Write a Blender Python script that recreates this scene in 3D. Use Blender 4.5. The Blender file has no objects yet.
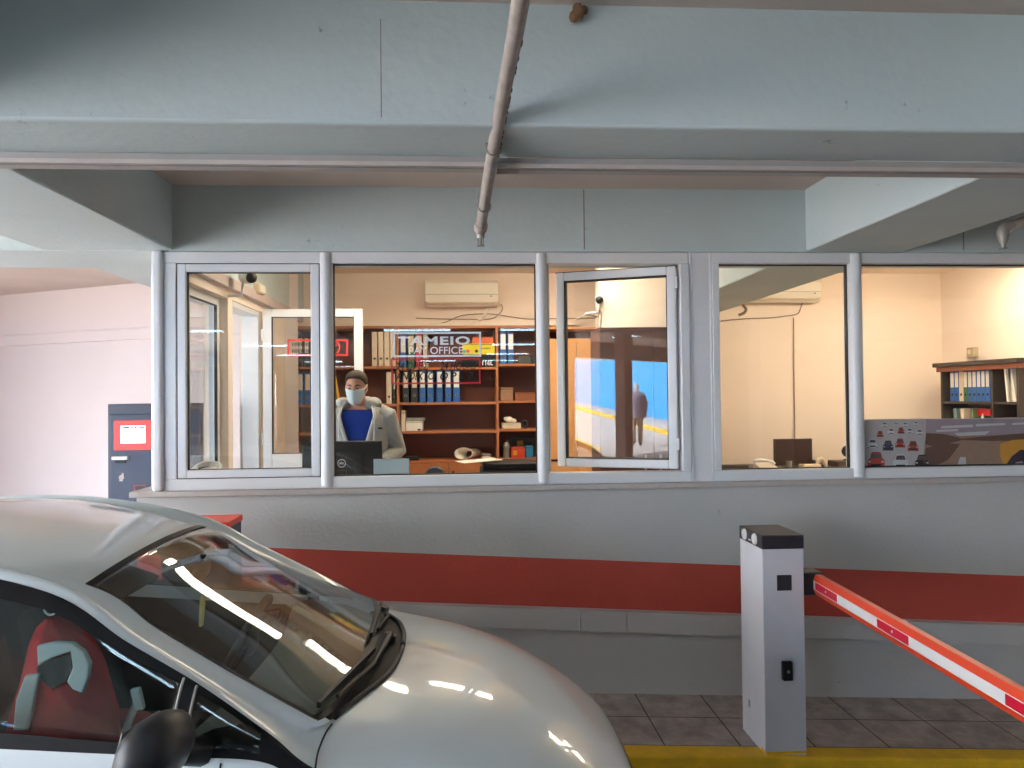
import bpy, bmesh, random
from math import *
from mathutils import Vector, Matrix, Euler
random.seed(7)
SC = bpy.context.scene
COL = SC.collection

# ------------------------------------------------------------------ camera maths
F = 770.0
H = 1.90
TH = atan(.0645); AL = atan(12 / 770); RO = -radians(.58)
ROT = Matrix.Rotation(-TH, 3, 'Z') @ Matrix.Rotation(pi / 2 + AL, 3, 'X') @ Matrix.Rotation(RO, 3, 'Z')
EYE = Vector((0, 0, H))
def ray(px, py): return ROT @ Vector(((px - 512) / F, (384 - py) / F, -1))
def on_y(px, py, Y):
    d = ray(px, py); return EYE + d * (Y / d.y)
def on_x(px, py, X):
    d = ray(px, py); return EYE + d * (X / d.x)
def xw(px, Y, py=380): return on_y(px, py, Y).x
def zw(px, py, Y): return on_y(px, py, Y).z

cam = bpy.data.cameras.new('camera'); co = bpy.data.objects.new('camera', cam); COL.objects.link(co)
co.matrix_world = Matrix.Translation(EYE) @ ROT.to_4x4()
cam.sensor_width = 36; cam.lens = F * 36 / 1024; cam.clip_start = .02; cam.clip_end = 300
SC.camera = co
SC.view_settings.view_transform = 'Standard'; SC.view_settings.look = 'None'
SC.view_settings.gamma = 1; SC.view_settings.use_curve_mapping = False
SC.view_settings.exposure = 0.18
SC.cycles.use_denoising = True
SC.cycles.max_bounces = 12; SC.cycles.transparent_max_bounces = 24
SC.cycles.diffuse_bounces = 5; SC.cycles.glossy_bounces = 5
SC.cycles.sample_clamp_indirect = 6
SC.cycles.caustics_reflective = False; SC.cycles.caustics_refractive = False

S = .05                                   # the driveway falls to the right
def road(x): return -.01 - S * x
def slab(x): return .116 - S * x

# ------------------------------------------------------------------ materials
def lin(c):
    return tuple(((v / 255) / 12.92 if v / 255 <= .04045 else ((v / 255 + .055) / 1.055) ** 2.4) for v in c) + (1,)
MATS = {}
def mat(name, c, rough=.6, metal=0, var=.06, scale=8, bump=0, bscale=60, coat=0, emit=0, spec=.5, specks=0, speckc=(60, 55, 48), speck_scale=9, ecol=None):
    if name in MATS: return MATS[name]
    m = bpy.data.materials.new(name); m.use_nodes = True; MATS[name] = m
    nt = m.node_tree; b = nt.nodes['Principled BSDF']
    L = nt.links.new
    b.inputs['Roughness'].default_value = rough; b.inputs['Metallic'].default_value = metal
    b.inputs['Specular IOR Level'].default_value = spec
    b.inputs['Coat Weight'].default_value = coat; b.inputs['Coat Roughness'].default_value = .03
    base = lin(c)
    tc = nt.nodes.new('ShaderNodeTexCoord')
    n = nt.nodes.new('ShaderNodeTexNoise'); n.inputs['Scale'].default_value = scale; n.inputs['Detail'].default_value = 6
    L(tc.outputs['Object'], n.inputs['Vector'])
    r = nt.nodes.new('ShaderNodeValToRGB')
    r.color_ramp.elements[0].position = .3; r.color_ramp.elements[1].position = .7
    r.color_ramp.elements[0].color = tuple(v * (1 - var) for v in base[:3]) + (1,)
    r.color_ramp.elements[1].color = tuple(min(1, v * (1 + var)) for v in base[:3]) + (1,)
    L(n.outputs['Fac'], r.inputs['Fac']); out = r.outputs['Color']
    if specks:
        n2 = nt.nodes.new('ShaderNodeTexNoise'); n2.inputs['Scale'].default_value = speck_scale; n2.inputs['Detail'].default_value = 9; n2.inputs['Roughness'].default_value = .75
        L(tc.outputs['Object'], n2.inputs['Vector'])
        r2 = nt.nodes.new('ShaderNodeValToRGB'); r2.color_ramp.elements[0].position = .69 - .06 * specks; r2.color_ramp.elements[1].position = .71 - .03 * specks
        L(n2.outputs['Fac'], r2.inputs['Fac'])
        mx = nt.nodes.new('ShaderNodeMixRGB'); mx.inputs['Color2'].default_value = lin(speckc)
        mul = nt.nodes.new('ShaderNodeMath'); mul.operation = 'MULTIPLY'; mul.inputs[1].default_value = .55
        L(r2.outputs['Color'], mul.inputs[0]); L(mul.outputs[0], mx.inputs['Fac']); L(out, mx.inputs['Color1']); out = mx.outputs['Color']
    L(out, b.inputs['Base Color'])
    if bump:
        n3 = nt.nodes.new('ShaderNodeTexNoise'); n3.inputs['Scale'].default_value = bscale; n3.inputs['Detail'].default_value = 5
        L(tc.outputs['Object'], n3.inputs['Vector'])
        bp = nt.nodes.new('ShaderNodeBump'); bp.inputs['Strength'].default_value = bump; bp.inputs['Distance'].default_value = .01
        L(n3.outputs['Fac'], bp.inputs['Height']); L(bp.outputs['Normal'], b.inputs['Normal'])
    if emit:
        b.inputs['Emission Color'].default_value = lin(ecol or c); b.inputs['Emission Strength'].default_value = emit
    return m

def glass(name, tint=(1, 1, 1), ior=1.5, boost=1.0):
    if name in MATS: return MATS[name]
    m = bpy.data.materials.new(name); m.use_nodes = True; MATS[name] = m
    nt = m.node_tree; nt.nodes.remove(nt.nodes['Principled BSDF']); L = nt.links.new
    o = nt.nodes['Material Output']
    t = nt.nodes.new('ShaderNodeBsdfTransparent'); t.inputs['Color'].default_value = tint + (1,)
    g = nt.nodes.new('ShaderNodeBsdfGlossy'); g.inputs['Roughness'].default_value = 0.0
    fr = nt.nodes.new('ShaderNodeFresnel')          # same reflectance entering and leaving the sheet
    ge = nt.nodes.new('ShaderNodeNewGeometry'); mr = nt.nodes.new('ShaderNodeMapRange')
    mr.inputs['To Min'].default_value = ior; mr.inputs['To Max'].default_value = 1 / ior
    L(ge.outputs['Backfacing'], mr.inputs['Value']); L(mr.outputs[0], fr.inputs['IOR'])
    mu = nt.nodes.new('ShaderNodeMath'); mu.operation = 'MULTIPLY'; mu.inputs[1].default_value = boost; mu.use_clamp = True
    mx = nt.nodes.new('ShaderNodeMixShader')
    L(fr.outputs[0], mu.inputs[0]); L(mu.outputs[0], mx.inputs[0]); L(t.outputs[0], mx.inputs[1]); L(g.outputs[0], mx.inputs[2])
    L(mx.outputs[0], o.inputs['Surface'])
    return m

def mix_brick(name, c1, c2, cm, sx, sy, mortar=.012, offset=.0, rough=.75):
    m = bpy.data.materials.new(name); m.use_nodes = True; nt = m.node_tree; L = nt.links.new
    b = nt.nodes['Principled BSDF']; b.inputs['Roughness'].default_value = rough
    tc = nt.nodes.new('ShaderNodeTexCoord'); br = nt.nodes.new('ShaderNodeTexBrick')
    br.offset = offset; br.inputs['Scale'].default_value = 1; br.inputs['Brick Width'].default_value = sx; br.inputs['Row Height'].default_value = sy
    br.inputs['Mortar Size'].default_value = mortar; br.inputs['Mortar Smooth'].default_value = .1
    br.inputs['Color1'].default_value = lin(c1); br.inputs['Color2'].default_value = lin(c2); br.inputs['Mortar'].default_value = lin(cm)
    L(tc.outputs['Object'], br.inputs['Vector'])
    n = nt.nodes.new('ShaderNodeTexNoise'); n.inputs['Scale'].default_value = 6; n.inputs['Detail'].default_value = 8; n.inputs['Roughness'].default_value = .7
    L(tc.outputs['Object'], n.inputs['Vector'])
    r = nt.nodes.new('ShaderNodeValToRGB'); r.color_ramp.elements[0].position = .35; r.color_ramp.elements[0].color = (.6, .58, .56, 1); r.color_ramp.elements[1].position = .65; r.color_ramp.elements[1].color = (1.1, 1.08, 1.05, 1)
    L(n.outputs['Fac'], r.inputs['Fac'])
    mx = nt.nodes.new('ShaderNodeMixRGB'); mx.blend_type = 'MULTIPLY'; mx.inputs['Fac'].default_value = 1
    L(br.outputs['Color'], mx.inputs['Color1']); L(r.outputs['Color'], mx.inputs['Color2']); L(mx.outputs['Color'], b.inputs['Base Color'])
    bp = nt.nodes.new('ShaderNodeBump'); bp.inputs['Strength'].default_value = .35; bp.inputs['Distance'].default_value = .01
    L(n.outputs['Fac'], bp.inputs['Height']); L(bp.outputs['Normal'], b.inputs['Normal'])
    MATS[name] = m
    return m

M_BEAM = mat('painted_concrete', (198, 212, 214), .8, var=.05, scale=1.6, bump=.25, bscale=25, specks=.8, speck_scale=5)
M_CEIL = mat('ceiling_concrete', (206, 192, 182), .85, var=.06, scale=1.5, bump=.2, bscale=25, specks=.2)
M_WALL = mat('wall_paint_grey', (196, 195, 192), .8, var=.04, scale=2, bump=.3, bscale=45, specks=.15, speckc=(120, 118, 112))
M_RED = mat('wall_paint_red', (196, 80, 66), .75, var=.05, scale=3, bump=.3, bscale=45)
M_SILL = mat('sill_stone', (190, 182, 176), .6, var=.06, scale=20)
M_PVC = mat('white_pvc', (232, 234, 236), .3, var=.01, scale=3)
M_GASK = mat('black_gasket', (24, 24, 24), .6, var=.02)
M_PAVE = mix_brick('paving', (184, 172, 166), (174, 163, 158), (84, 77, 73), .407, .36, .0045)
M_ASPH = mat('asphalt', (92, 90, 88), .9, var=.2, scale=12, bump=.5, bscale=120)
M_YEL = mat('kerb_yellow', (232, 184, 34), .6, var=.12, scale=9, bump=.3, specks=.3, speckc=(110, 90, 40), speck_scale=12)
M_CREAM = mat('office_cream', (244, 228, 212), .8, var=.015, scale=2)
M_WHITEW = mat('garage_white', (226, 215, 213), .8, var=.02, scale=1.2)
M_WOOD = mat('shelf_wood', (178, 108, 62), .5, var=.12, scale=5)
M_WOODD = mat('shelf_back_wood', (120, 66, 44), .55, var=.15, scale=4)
M_TAN = mat('tan_wood', (216, 160, 102), .5, var=.06, scale=4)
M_BLUEB = mat('binder_blue', (36, 96, 168), .45, var=.04)
M_GREENB = mat('binder_green', (40, 110, 70), .45, var=.04)
M_REDB = mat('binder_red', (206, 60, 82), .45, var=.04)
M_BLACKB = mat('binder_black', (40, 38, 40), .5, var=.05)
M_BEIGEB = mat('binder_beige', (226, 205, 178), .55, var=.04)
M_PAPER = mat('paper', (238, 232, 220), .7, var=.02)
M_BLACK = mat('black_plastic', (18, 18, 20), .45, var=.05, spec=.3)
M_DGREY = mat('dark_grey_plastic', (48, 49, 52), .5, var=.08, scale=20)
M_GREY = mat('grey_metal', (150, 146, 140), .45, metal=.3, var=.06)
M_PIPE = mat('pipe_paint', (168, 158, 150), .55, var=.12, scale=18, bump=.3, bscale=70, specks=.5, speck_scale=14, speckc=(92, 70, 55))
M_NAVY = mat('navy_steel', (52, 62, 84), .45, var=.04)
M_ORANGE = mat('orange_red', (232, 70, 36), .4, var=.03)
M_CRIM = mat('crimson_tape', (206, 20, 52), .35, var=.03)
M_SILVER = mat('white_reflective', (232, 230, 228), .35, var=.03)
M_POST = mat('barrier_steel', (214, 216, 222), .4, var=.02)
M_CAP = mat('barrier_cap', (46, 44, 50), .45, var=.05)
M_SCREEN = mat('lit_screen', (240, 244, 246), .3, emit=1.2)
M_ACW = mat('aircon_white', (238, 230, 214), .4, var=.01)
M_GLASS = glass('window_glass', (.97, .98, .97), 1.5, 1.25)
M_CGLASS = glass('windscreen_glass', (.93, .96, .94), 1.5, 1.2)
M_SGLASS = glass('side_window_glass', (.82, .87, .86), 1.5, 1.2)
M_CAR = mat('white_car_paint', (224, 234, 236), .28, var=.0, coat=1.0)
M_SKIN = mat('skin', (206, 150, 124), .55, var=.05, scale=14)
M_TUBE = mat('lamp_tube', (255, 255, 255), .3, emit=13, ecol=(200, 232, 255))
M_OLAMP = mat('office_lamp', (255, 255, 255), .3, emit=24, ecol=(255, 238, 212))

# ------------------------------------------------------------------ mesh builder
ORG = {}
class MB:
    def __init__(s): s.v = []; s.f = []; s.m = []
    def add(s, vs, fs, mi=0):
        o = len(s.v); s.v += [Vector(p) for p in vs]
        for f in fs: s.f.append([i + o for i in f]); s.m.append(mi)
        return s
    def box(s, a, b, mi=0):
        x0, x1 = sorted((a[0], b[0])); y0, y1 = sorted((a[1], b[1])); z0, z1 = sorted((a[2], b[2]))
        return s.add([(x0, y0, z0), (x1, y0, z0), (x1, y1, z0), (x0, y1, z0), (x0, y0, z1), (x1, y0, z1), (x1, y1, z1), (x0, y1, z1)],
                     [(0, 3, 2, 1), (4, 5, 6, 7), (0, 1, 5, 4), (1, 2, 6, 5), (2, 3, 7, 6), (3, 0, 4, 7)], mi)
    def hexa(s, p, mi=0):           # eight corners, same order as box
        return s.add(p, [(0, 3, 2, 1), (4, 5, 6, 7), (0, 1, 5, 4), (1, 2, 6, 5), (2, 3, 7, 6), (3, 0, 4, 7)], mi)
    def obox(s, c, size, rot, mi=0):
        hx, hy, hz = size[0] / 2, size[1] / 2, size[2] / 2
        c = Vector(c)
        ps = [c + rot @ Vector(p) for p in [(-hx, -hy, -hz), (hx, -hy, -hz), (hx, hy, -hz), (-hx, hy, -hz), (-hx, -hy, hz), (hx, -hy, hz), (hx, hy, hz), (-hx, hy, hz)]]
        return s.hexa(ps, mi)
    def prism(s, pts, vec, mi=0):
        n = len(pts); vec = Vector(vec); pts = [Vector(p) for p in pts]
        vs = pts + [p + vec for p in pts]
        fs = [tuple(range(n - 1, -1, -1)), tuple(range(n, 2 * n))] + [(i, (i + 1) % n, n + (i + 1) % n, n + i) for i in range(n)]
        return s.add(vs, fs, mi)
    def tube(s, path, r, n=10, mi=0, ry=None, up=None):
        path = [Vector(p) for p in path]
        rs = r if isinstance(r, (list, tuple)) else [r] * len(path)
        vs = []; N = len(path); ref = None
        for i, p in enumerate(path):
            d = (path[min(i + 1, N - 1)] - path[max(i - 1, 0)]).normalized()
            if ref is None:
                ref = up and Vector(up) or (Vector((0, 0, 1)) if abs(d.z) < .9 else Vector((1, 0, 0)))
            a = d.cross(ref).normalized(); b = a.cross(d).normalized(); ref = b
            for k in range(n):
                t = 2 * pi * k / n
                vs.append(p + a * cos(t) * rs[i] + b * sin(t) * rs[i] * (ry or 1))
        fs = [tuple(range(n - 1, -1, -1)), tuple(range((N - 1) * n, N * n))]
        for i in range(N - 1):
            for k in range(n):
                fs.append((i * n + k, i * n + (k + 1) % n, (i + 1) * n + (k + 1) % n, (i + 1) * n + k))
        return s.add(vs, fs, mi)
    def rings(s, rg, n=24, mi=0):   # (cx, cy, cz, rx, ry) closed loft
        vs = []
        for cx, cy, cz, rx, ry in rg:
            for k in range(n):
                t = 2 * pi * k / n; vs.append((cx + rx * cos(t), cy + ry * sin(t), cz))
        N = len(rg); fs = [tuple(range(n - 1, -1, -1)), tuple(range((N - 1) * n, N * n))]
        for i in range(N - 1):
            for k in range(n): fs.append((i * n + k, i * n + (k + 1) % n, (i + 1) * n + (k + 1) % n, (i + 1) * n + k))
        return s.add(vs, fs, mi)
    def lathe(s, prof, o, d=(0, 0, 1), n=20, mi=0):   # prof: (radius, along)
        o = Vector(o); d = Vector(d).normalized()
        ref = Vector((0, 0, 1)) if abs(d.z) < .9 else Vector((1, 0, 0))
        a = d.cross(ref).normalized(); b = d.cross(a)
        vs = []
        for r, h in prof:
            for k in range(n):
                t = 2 * pi * k / n; vs.append(o + d * h + (a * cos(t) + b * sin(t)) * r)
        N = len(prof); fs = [tuple(range(n)), tuple(range(N * n - 1, (N - 1) * n - 1, -1))]
        for i in range(N - 1):
            for k in range(n): fs.append((i * n + (k + 1) % n, i * n + k, (i + 1) * n + k, (i + 1) * n + (k + 1) % n))
        return s.add(vs, fs, mi)
    def ell(s, c, r, n=16, mi=0, rot=None):
        c = Vector(c); vs = []; m = n // 2
        for i in range(1, m):
            ph = pi * i / m
            for k in range(n):
                t = 2 * pi * k / n
                p = Vector((r[0] * sin(ph) * cos(t), r[1] * sin(ph) * sin(t), -r[2] * cos(ph)))
                vs.append(c + (rot @ p if rot else p))
        b = Vector((0, 0, -r[2])); t_ = Vector((0, 0, r[2]))
        vs.append(c + (rot @ b if rot else b)); vs.append(c + (rot @ t_ if rot else t_))
        fs = []
        for i in range(m - 2):
            for k in range(n): fs.append((i * n + k, i * n + (k + 1) % n, (i + 1) * n + (k + 1) % n, (i + 1) * n + k))
        B = (m - 1) * n
        for k in range(n):
            fs.append((B, (k + 1) % n, k)); fs.append((B + 1, (m - 2) * n + k, (m - 2) * n + (k + 1) % n))
        return s.add(vs, fs, mi)
    def grid(s, rows, mi=0, closed=False):
        n = len(rows[0]); vs = [p for r in rows for p in r]; fs = []
        for i in range(len(rows) - 1):
            for k in range(n if closed else n - 1):
                fs.append((i * n + k, i * n + (k + 1) % n, (i + 1) * n + (k + 1) % n, (i + 1) * n + k))
        return s.add(vs, fs, mi)
    def torus(s, c, R, r, d=(0, 0, 1), n=28, k=8, mi=0, a0=0, a1=2 * pi):
        c = Vector(c); d = Vector(d).normalized(); ref = Vector((0, 0, 1)) if abs(d.z) < .9 else Vector((1, 0, 0))
        a = d.cross(ref).normalized(); b = d.cross(a)
        return s.tube([c + (a * cos(a0 + (a1 - a0) * i / n) + b * sin(a0 + (a1 - a0) * i / n)) * R for i in range(n + 1)], r, k, mi)
    def mesh(s, name, mats, o=Vector((0, 0, 0))):
        me = bpy.data.meshes.new(name)
        me.from_pydata([p - o for p in s.v], [], s.f)
        for m in (mats if isinstance(mats, (list, tuple)) else [mats]): me.materials.append(m)
        me.polygons.foreach_set('material_index', s.m); me.update()
        return me
    def build(s, name, mats, parent=None, local=False, smooth=0, bevel=0, seg=2, solid=0, o=None):
        if parent is not None: org = Vector((0, 0, 0)) if local else ORG[parent.name]
        elif local: org = Vector((0, 0, 0))
        elif o is not None: org = Vector(o)
        else:
            xs = [p.x for p in s.v]; ys = [p.y for p in s.v]; zs = [p.z for p in s.v]
            org = Vector(((min(xs) + max(xs)) / 2, (min(ys) + max(ys)) / 2, min(zs)))
        me = s.mesh(name, mats, org)
        ob = bpy.data.objects.new(name, me); COL.objects.link(ob)
        if parent is not None: ob.parent = parent; ORG[ob.name] = org
        else: ob.location = org; ORG[ob.name] = org.copy()
        if smooth: shade(me, smooth)
        if solid:
            md = ob.modifiers.new('solid', 'SOLIDIFY'); md.thickness = solid; md.offset = 0
        if bevel:
            md = ob.modifiers.new('bevel', 'BEVEL'); md.width = bevel; md.segments = seg; md.limit_method = 'ANGLE'; md.angle_limit = radians(40)
            md.harden_normals = False
        return ob
def shade(me, ang=40):
    me.polygons.foreach_set('use_smooth', [True] * len(me.polygons))
    if ang < 179:
        try: me.set_sharp_from_angle(angle=radians(ang))
        except Exception: pass
    me.update()
def voxel(mb, name, mats, size, smooth=4, parent=None, loc=None, local=True):
    """fuse overlapping shapes into one continuous surface"""
    me = mb.mesh(name + '_raw', mats)
    t = bpy.data.objects.new(name + '_raw', me); COL.objects.link(t)
    md = t.modifiers.new('r', 'REMESH'); md.mode = 'VOXEL'; md.voxel_size = size
    if smooth:
        md = t.modifiers.new('s', 'SMOOTH'); md.iterations = smooth; md.factor = .5
    dg = bpy.context.evaluated_depsgraph_get(); dg.update()
    me2 = bpy.data.meshes.new_from_object(t.evaluated_get(dg)); me2.name = name
    bpy.data.objects.remove(t); bpy.data.meshes.remove(me)
    if not me2.materials:
        for m in (mats if isinstance(mats, (list, tuple)) else [mats]): me2.materials.append(m)
    shade(me2, 180)
    ob = bpy.data.objects.new(name, me2); COL.objects.link(ob)
    if parent is not None: ob.parent = parent
    return ob
def tag(o, label=None, cat=None, group=None, kind=None):
    if label: o['label'] = label
    if cat: o['category'] = cat
    if group: o['group'] = group
    if kind: o['kind'] = kind
    return o
def struct(o): o['kind'] = 'structure'; return o
def thing(name, label, cat, loc, rot=None, group=None):
    o = bpy.data.objects.new(name, None); COL.objects.link(o); o.location = loc; o.empty_display_size = .05
    if rot: o.rotation_euler = rot
    ORG[o.name] = Vector(loc)
    return tag(o, label, cat, group)
def text_mesh(txt, w, h, bold=0, shear=0, spacing=1.0, depth=.0012):
    """lettering as a mesh in the XZ plane, lower left corner at the origin, facing -Y, squeezed to w x h"""
    cu = bpy.data.curves.new('t', 'FONT'); cu.body = txt; cu.size = 1; cu.shear = shear; cu.offset = bold; cu.space_character = spacing; cu.extrude = .01; cu.resolution_u = 4
    o = bpy.data.objects.new('t', cu); COL.objects.link(o)
    dg = bpy.context.evaluated_depsgraph_get(); dg.update()
    me = bpy.data.meshes.new_from_object(o.evaluated_get(dg))
    vs = [v.co.copy() for v in me.vertices]; fs = [tuple(p.vertices) for p in me.polygons]
    bpy.data.objects.remove(o); bpy.data.curves.remove(cu); bpy.data.meshes.remove(me)
    x0 = min(v.x for v in vs); x1 = max(v.x for v in vs); y0 = min(v.y for v in vs); y1 = max(v.y for v in vs)
    return [Vector(((v.x - x0) / (x1 - x0) * w, -(v.z / .01) * depth / 2, (v.y - y0) / (y1 - y0) * h)) for v in vs], fs
def add_text(mb, txt, at, w, h, mi=0, xdir=(1, 0, 0), **k):
    vs, fs = text_mesh(txt, w, h, **k); xd = Vector(xdir); at = Vector(at); nd = xd.cross(Vector((0, 0, 1)))
    mb.add([at + xd * v.x + Vector((0, 0, v.z)) - nd * v.y for v in vs], fs, mi)
ORD = ['first', 'second', 'third', 'fourth', 'fifth', 'sixth', 'seventh', 'eighth', 'ninth', 'tenth', 'eleventh', 'twelfth']

# ================================================================== THE GARAGE SHELL
W = 4.7                                        # plane of the office front
def ramp_box(mb, x0, x1, y0, y1, lo, hi, mi=0):
    return mb.hexa([(x0, y0, lo(x0)), (x1, y0, lo(x1)), (x1, y1, lo(x1)), (x0, y1, lo(x0)), (x0, y0, hi(x0)), (x1, y0, hi(x1)), (x1, y1, hi(x1)), (x0, y1, hi(x0))], mi)
struct(ramp_box(MB(), -7, 9, -20, 3.87, lambda x: road(x) - .3, road).build('floor', M_ASPH))
struct(ramp_box(MB(), -7, 9, 4.0, 4.9, lambda x: slab(x) - .4, slab).build('pavement', M_PAVE, o=(1.04, 4.0, .13)))
struct(ramp_box(MB(), -7, -1.9, 4.9, 12, lambda x: slab(x) - .4, slab).build('pavement', M_PAVE, o=(-9, 4.9, .3)))
struct(ramp_box(MB(), -7, 9, 3.87, 4.0, lambda x: road(x) - .25, lambda x: slab(x) + .004).build('kerb', M_YEL, bevel=.012))

# front wall of the office below the windows, with its painted stripe
st = lambda x: 1.015 - .0607 * (x + 1.273)
sb = lambda x: .684 - .0617 * (x + .668)
m = MB(); A, B = -1.93, 7.0
ramp_box(m, A, B, W, 4.88, lambda x: slab(x) - .3, sb, 0)
ramp_box(m, A, B, W, 4.88, sb, st, 1)
ramp_box(m, A, B, W, 4.88, st, lambda x: 1.325, 0)
struct(m.build('wall_front', [M_WALL, M_RED]))
m = MB()
xs = [A, -.66, xw(579, W, 620), xw(625, W, 620), 1.9, 4.2, B]
for a, b in zip(xs, xs[1:]):
    ramp_box(m, a + .0015, b - .0015, W - .06, W + .002, lambda x: sb(x) - .125, lambda x: sb(x) - .002)
struct(m.build('trim_1', M_WALL, bevel=.004))
m = MB(); m.box((-1.955, W - .05, 1.325), (7, 4.93, 1.358)); m.box((-1.955, 4.93, 1.325), (-1.70, 5.95, 1.358)); m.box((-1.70, 4.93, 1.325), (5.4, 5.035, 1.38))
struct(m.build('window_sill', M_SILL, bevel=.006))

# ceiling, beams
m = MB(); m.box((-7, -20, 3.18), (9, 4.8, 3.45)); m.box((-7, 4.8, 3.18), (-1.75, 12, 3.45))
struct(m.build('ceiling', M_CEIL))
b1 = struct(MB().box((-7, 2.485, 2.777), (9, 2.817, 3.2)).build('beam', M_BEAM, bevel=.012))
m = MB()
m.box((xw(381, 2.485, 70) - .0012, 2.4842, 2.80), (xw(381, 2.485, 70) + .0012, 2.49, 3.12)); m.build('formwork_joint', mat('joint_grey', (132, 130, 126), .9), b1)  # joint line as a thin strip of darker grey
b2 = struct(MB().box((-7, W, 2.785), (9, 5.3, 3.3)).build('beam', M_BEAM, bevel=.008))
for px in (584, 963):
    X = xw(px, W, 220); MB().box((X - .003, W - .002, 2.80), (X + .003, W + .01, 3.17)).build('formwork_joint', MATS['joint_grey'], b2)
for x0, x1 in ((-2.47, -1.72), (2.165, 2.81), (6.7, 7.4)):
    struct(MB().box((x0, -6, 2.79), (x1, 11, 3.3)).build('beam', M_BEAM, bevel=.01))
struct(MB().box((-7.3, -20, 2.8), (-7, 12, 3.45)).build('beam', M_BEAM))
for (x, y, r_) in ((-3.32, -1.92, .11), (-7.15, 3.4, .2), (-7.15, 11.2, .2), (4.6, -1.75, .25)):
    struct(MB().box((x - r_, y - r_, road(x) - .3), (x + r_, y + r_, 3.2)).build('column', M_CEIL, bevel=.02))

# slanting far wall on the left with its trunking band
wp = lambda x: 8.6 + (x + 3.43) * (1.25 / -2.47)
m = MB(); nx, ny = .09, .18
m.prism([(-9, wp(-9), 0), (-1.75, wp(-1.75), 0), (-1.75 + nx, wp(-1.75) + ny, 0), (-9 + nx, wp(-9) + ny, 0)], (0, 0, 3.4))
struct(m.build('wall_left', M_WHITEW))
m = MB(); m.prism([(-9, wp(-9) - .03, 2.56), (-1.95, wp(-1.95) - .03, 2.56), (-1.95, wp(-1.95) + .02, 2.56), (-9, wp(-9) + .02, 2.56)], (0, 0, .125))
struct(m.build('trim_2', M_WHITEW, bevel=.004))
struct(MB().box((-7, -20.2, -.8), (9.2, -20, 3.4)).build('wall_back', mat('back_wall_paint', (128, 126, 124), .8, var=.05, scale=2)))
struct(MB().box((9, -20.2, -.8), (9.2, 12, 3.4)).build('wall_right', MATS['back_wall_paint']))
struct(MB().box((-7.2, 6.6, -.2), (-7.02, 12, 2.8)).build('wall_left', M_WHITEW))  # wall piece added out of view to darken the far wall's left end
struct(MB().box((-7.2, -20, -.2), (-7.02, -10.6, 2.8)).build('wall_left', MATS['back_wall_paint']))

# ================================================================== OFFICE FRONT: WINDOWS
ZB, ZS, ZT, ZF = 1.358, 1.425, 2.713, 2.782     # frame bottom, glass bottom, glass top, frame top
FY0, FY1 = W - .005, W + .085
X = {k: xw(k, W) for k in (153, 164, 176.5, 320, 333, 537, 548, 681, 690, 713, 720, 851, 864)}
XR = 4.75
def rails(mb, x0, x1):
    mb.box((x0, FY0, ZB), (x1, FY1, ZS)); mb.box((x0, FY0, ZT), (x1, FY1, ZF))
def mullion(mb, x0, x1, proud=.022):
    xm = (x0 + x1) / 2; w = (x1 - x0) / 2; n = 10; y0 = FY0
    pts = [(xm + w * cos(pi + pi * k / n), y0 + .02 + (.02 + proud) * sin(pi + pi * k / n), ZB + .01) for k in range(n + 1)]
    pts += [(x1, FY1, ZB + .01), (x0, FY1, ZB + .01)]
    mb.prism(pts, (0, 0, ZF - ZB - .015))
def pane(parent, x0, x1, z0=ZS, z1=ZT, y=W + .035):
    return MB().box((x0 - .004, y, z0 - .004), (x1 + .004, y + .022, z1 + .004)).build('pane', M_GLASS, parent)
def gasket(parent, x0, x1, z0, z1, y=W + .03, t=.006, d=.03):
    m = MB(); m.box((x0, y, z0), (x0 + t, y + d, z1)); m.box((x1 - t, y, z0), (x1, y + d, z1)); m.box((x0 + t, y, z0), (x1 - t, y + d, z0 + t)); m.box((x0 + t, y, z1 - t), (x1 - t, y + d, z1))
    return m.build('gasket', M_GASK, parent)
# corner post of the office front
m = MB(); m.box((X[153], W - .035, ZB - .002), (X[164], W + .07, ZF + .005))
struct(m.build('trim_3', M_PVC, bevel=.02, seg=3))
# window 1: casement, shut
m = MB(); rails(m, X[164], X[333] - .03); m.box((X[164] + .002, FY0, ZS), (X[176.5], FY1, ZT)); mullion(m, X[320], X[333])
w1 = struct(m.build('window_1', M_PVC, bevel=.005))
a, b = X[176.5] + .004, X[320] - .002
m = MB(); fw = .052
m.box((a, W, ZS + .004), (a + fw, W + .07, ZT - .004)); m.box((b - fw, W, ZS + .004), (b, W + .07, ZT - .004))
m.box((a + fw, W, ZS + .004), (b - fw, W + .07, ZS + fw)); m.box((a + fw, W, ZT - fw), (b - fw, W + .07, ZT - .004))
m.build('sash', M_PVC, w1, bevel=.006)
gasket(w1, X[176.5], X[320], ZS, ZT, W + .002, .005, .06)
gasket(w1, a + fw - .002, b - fw + .002, ZS + fw - .002, ZT - fw + .002, W + .02, .005, .03)
pane(w1, a + fw, b - fw, ZS + fw, ZT - fw)
# window 2: fixed
m = MB(); rails(m, X[333] - .03, X[548] - .03); mullion(m, X[537], X[548])
w2 = struct(m.build('window_2', M_PVC, bevel=.005)); gasket(w2, X[333], X[537], ZS, ZT); pane(w2, X[333], X[537])
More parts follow.
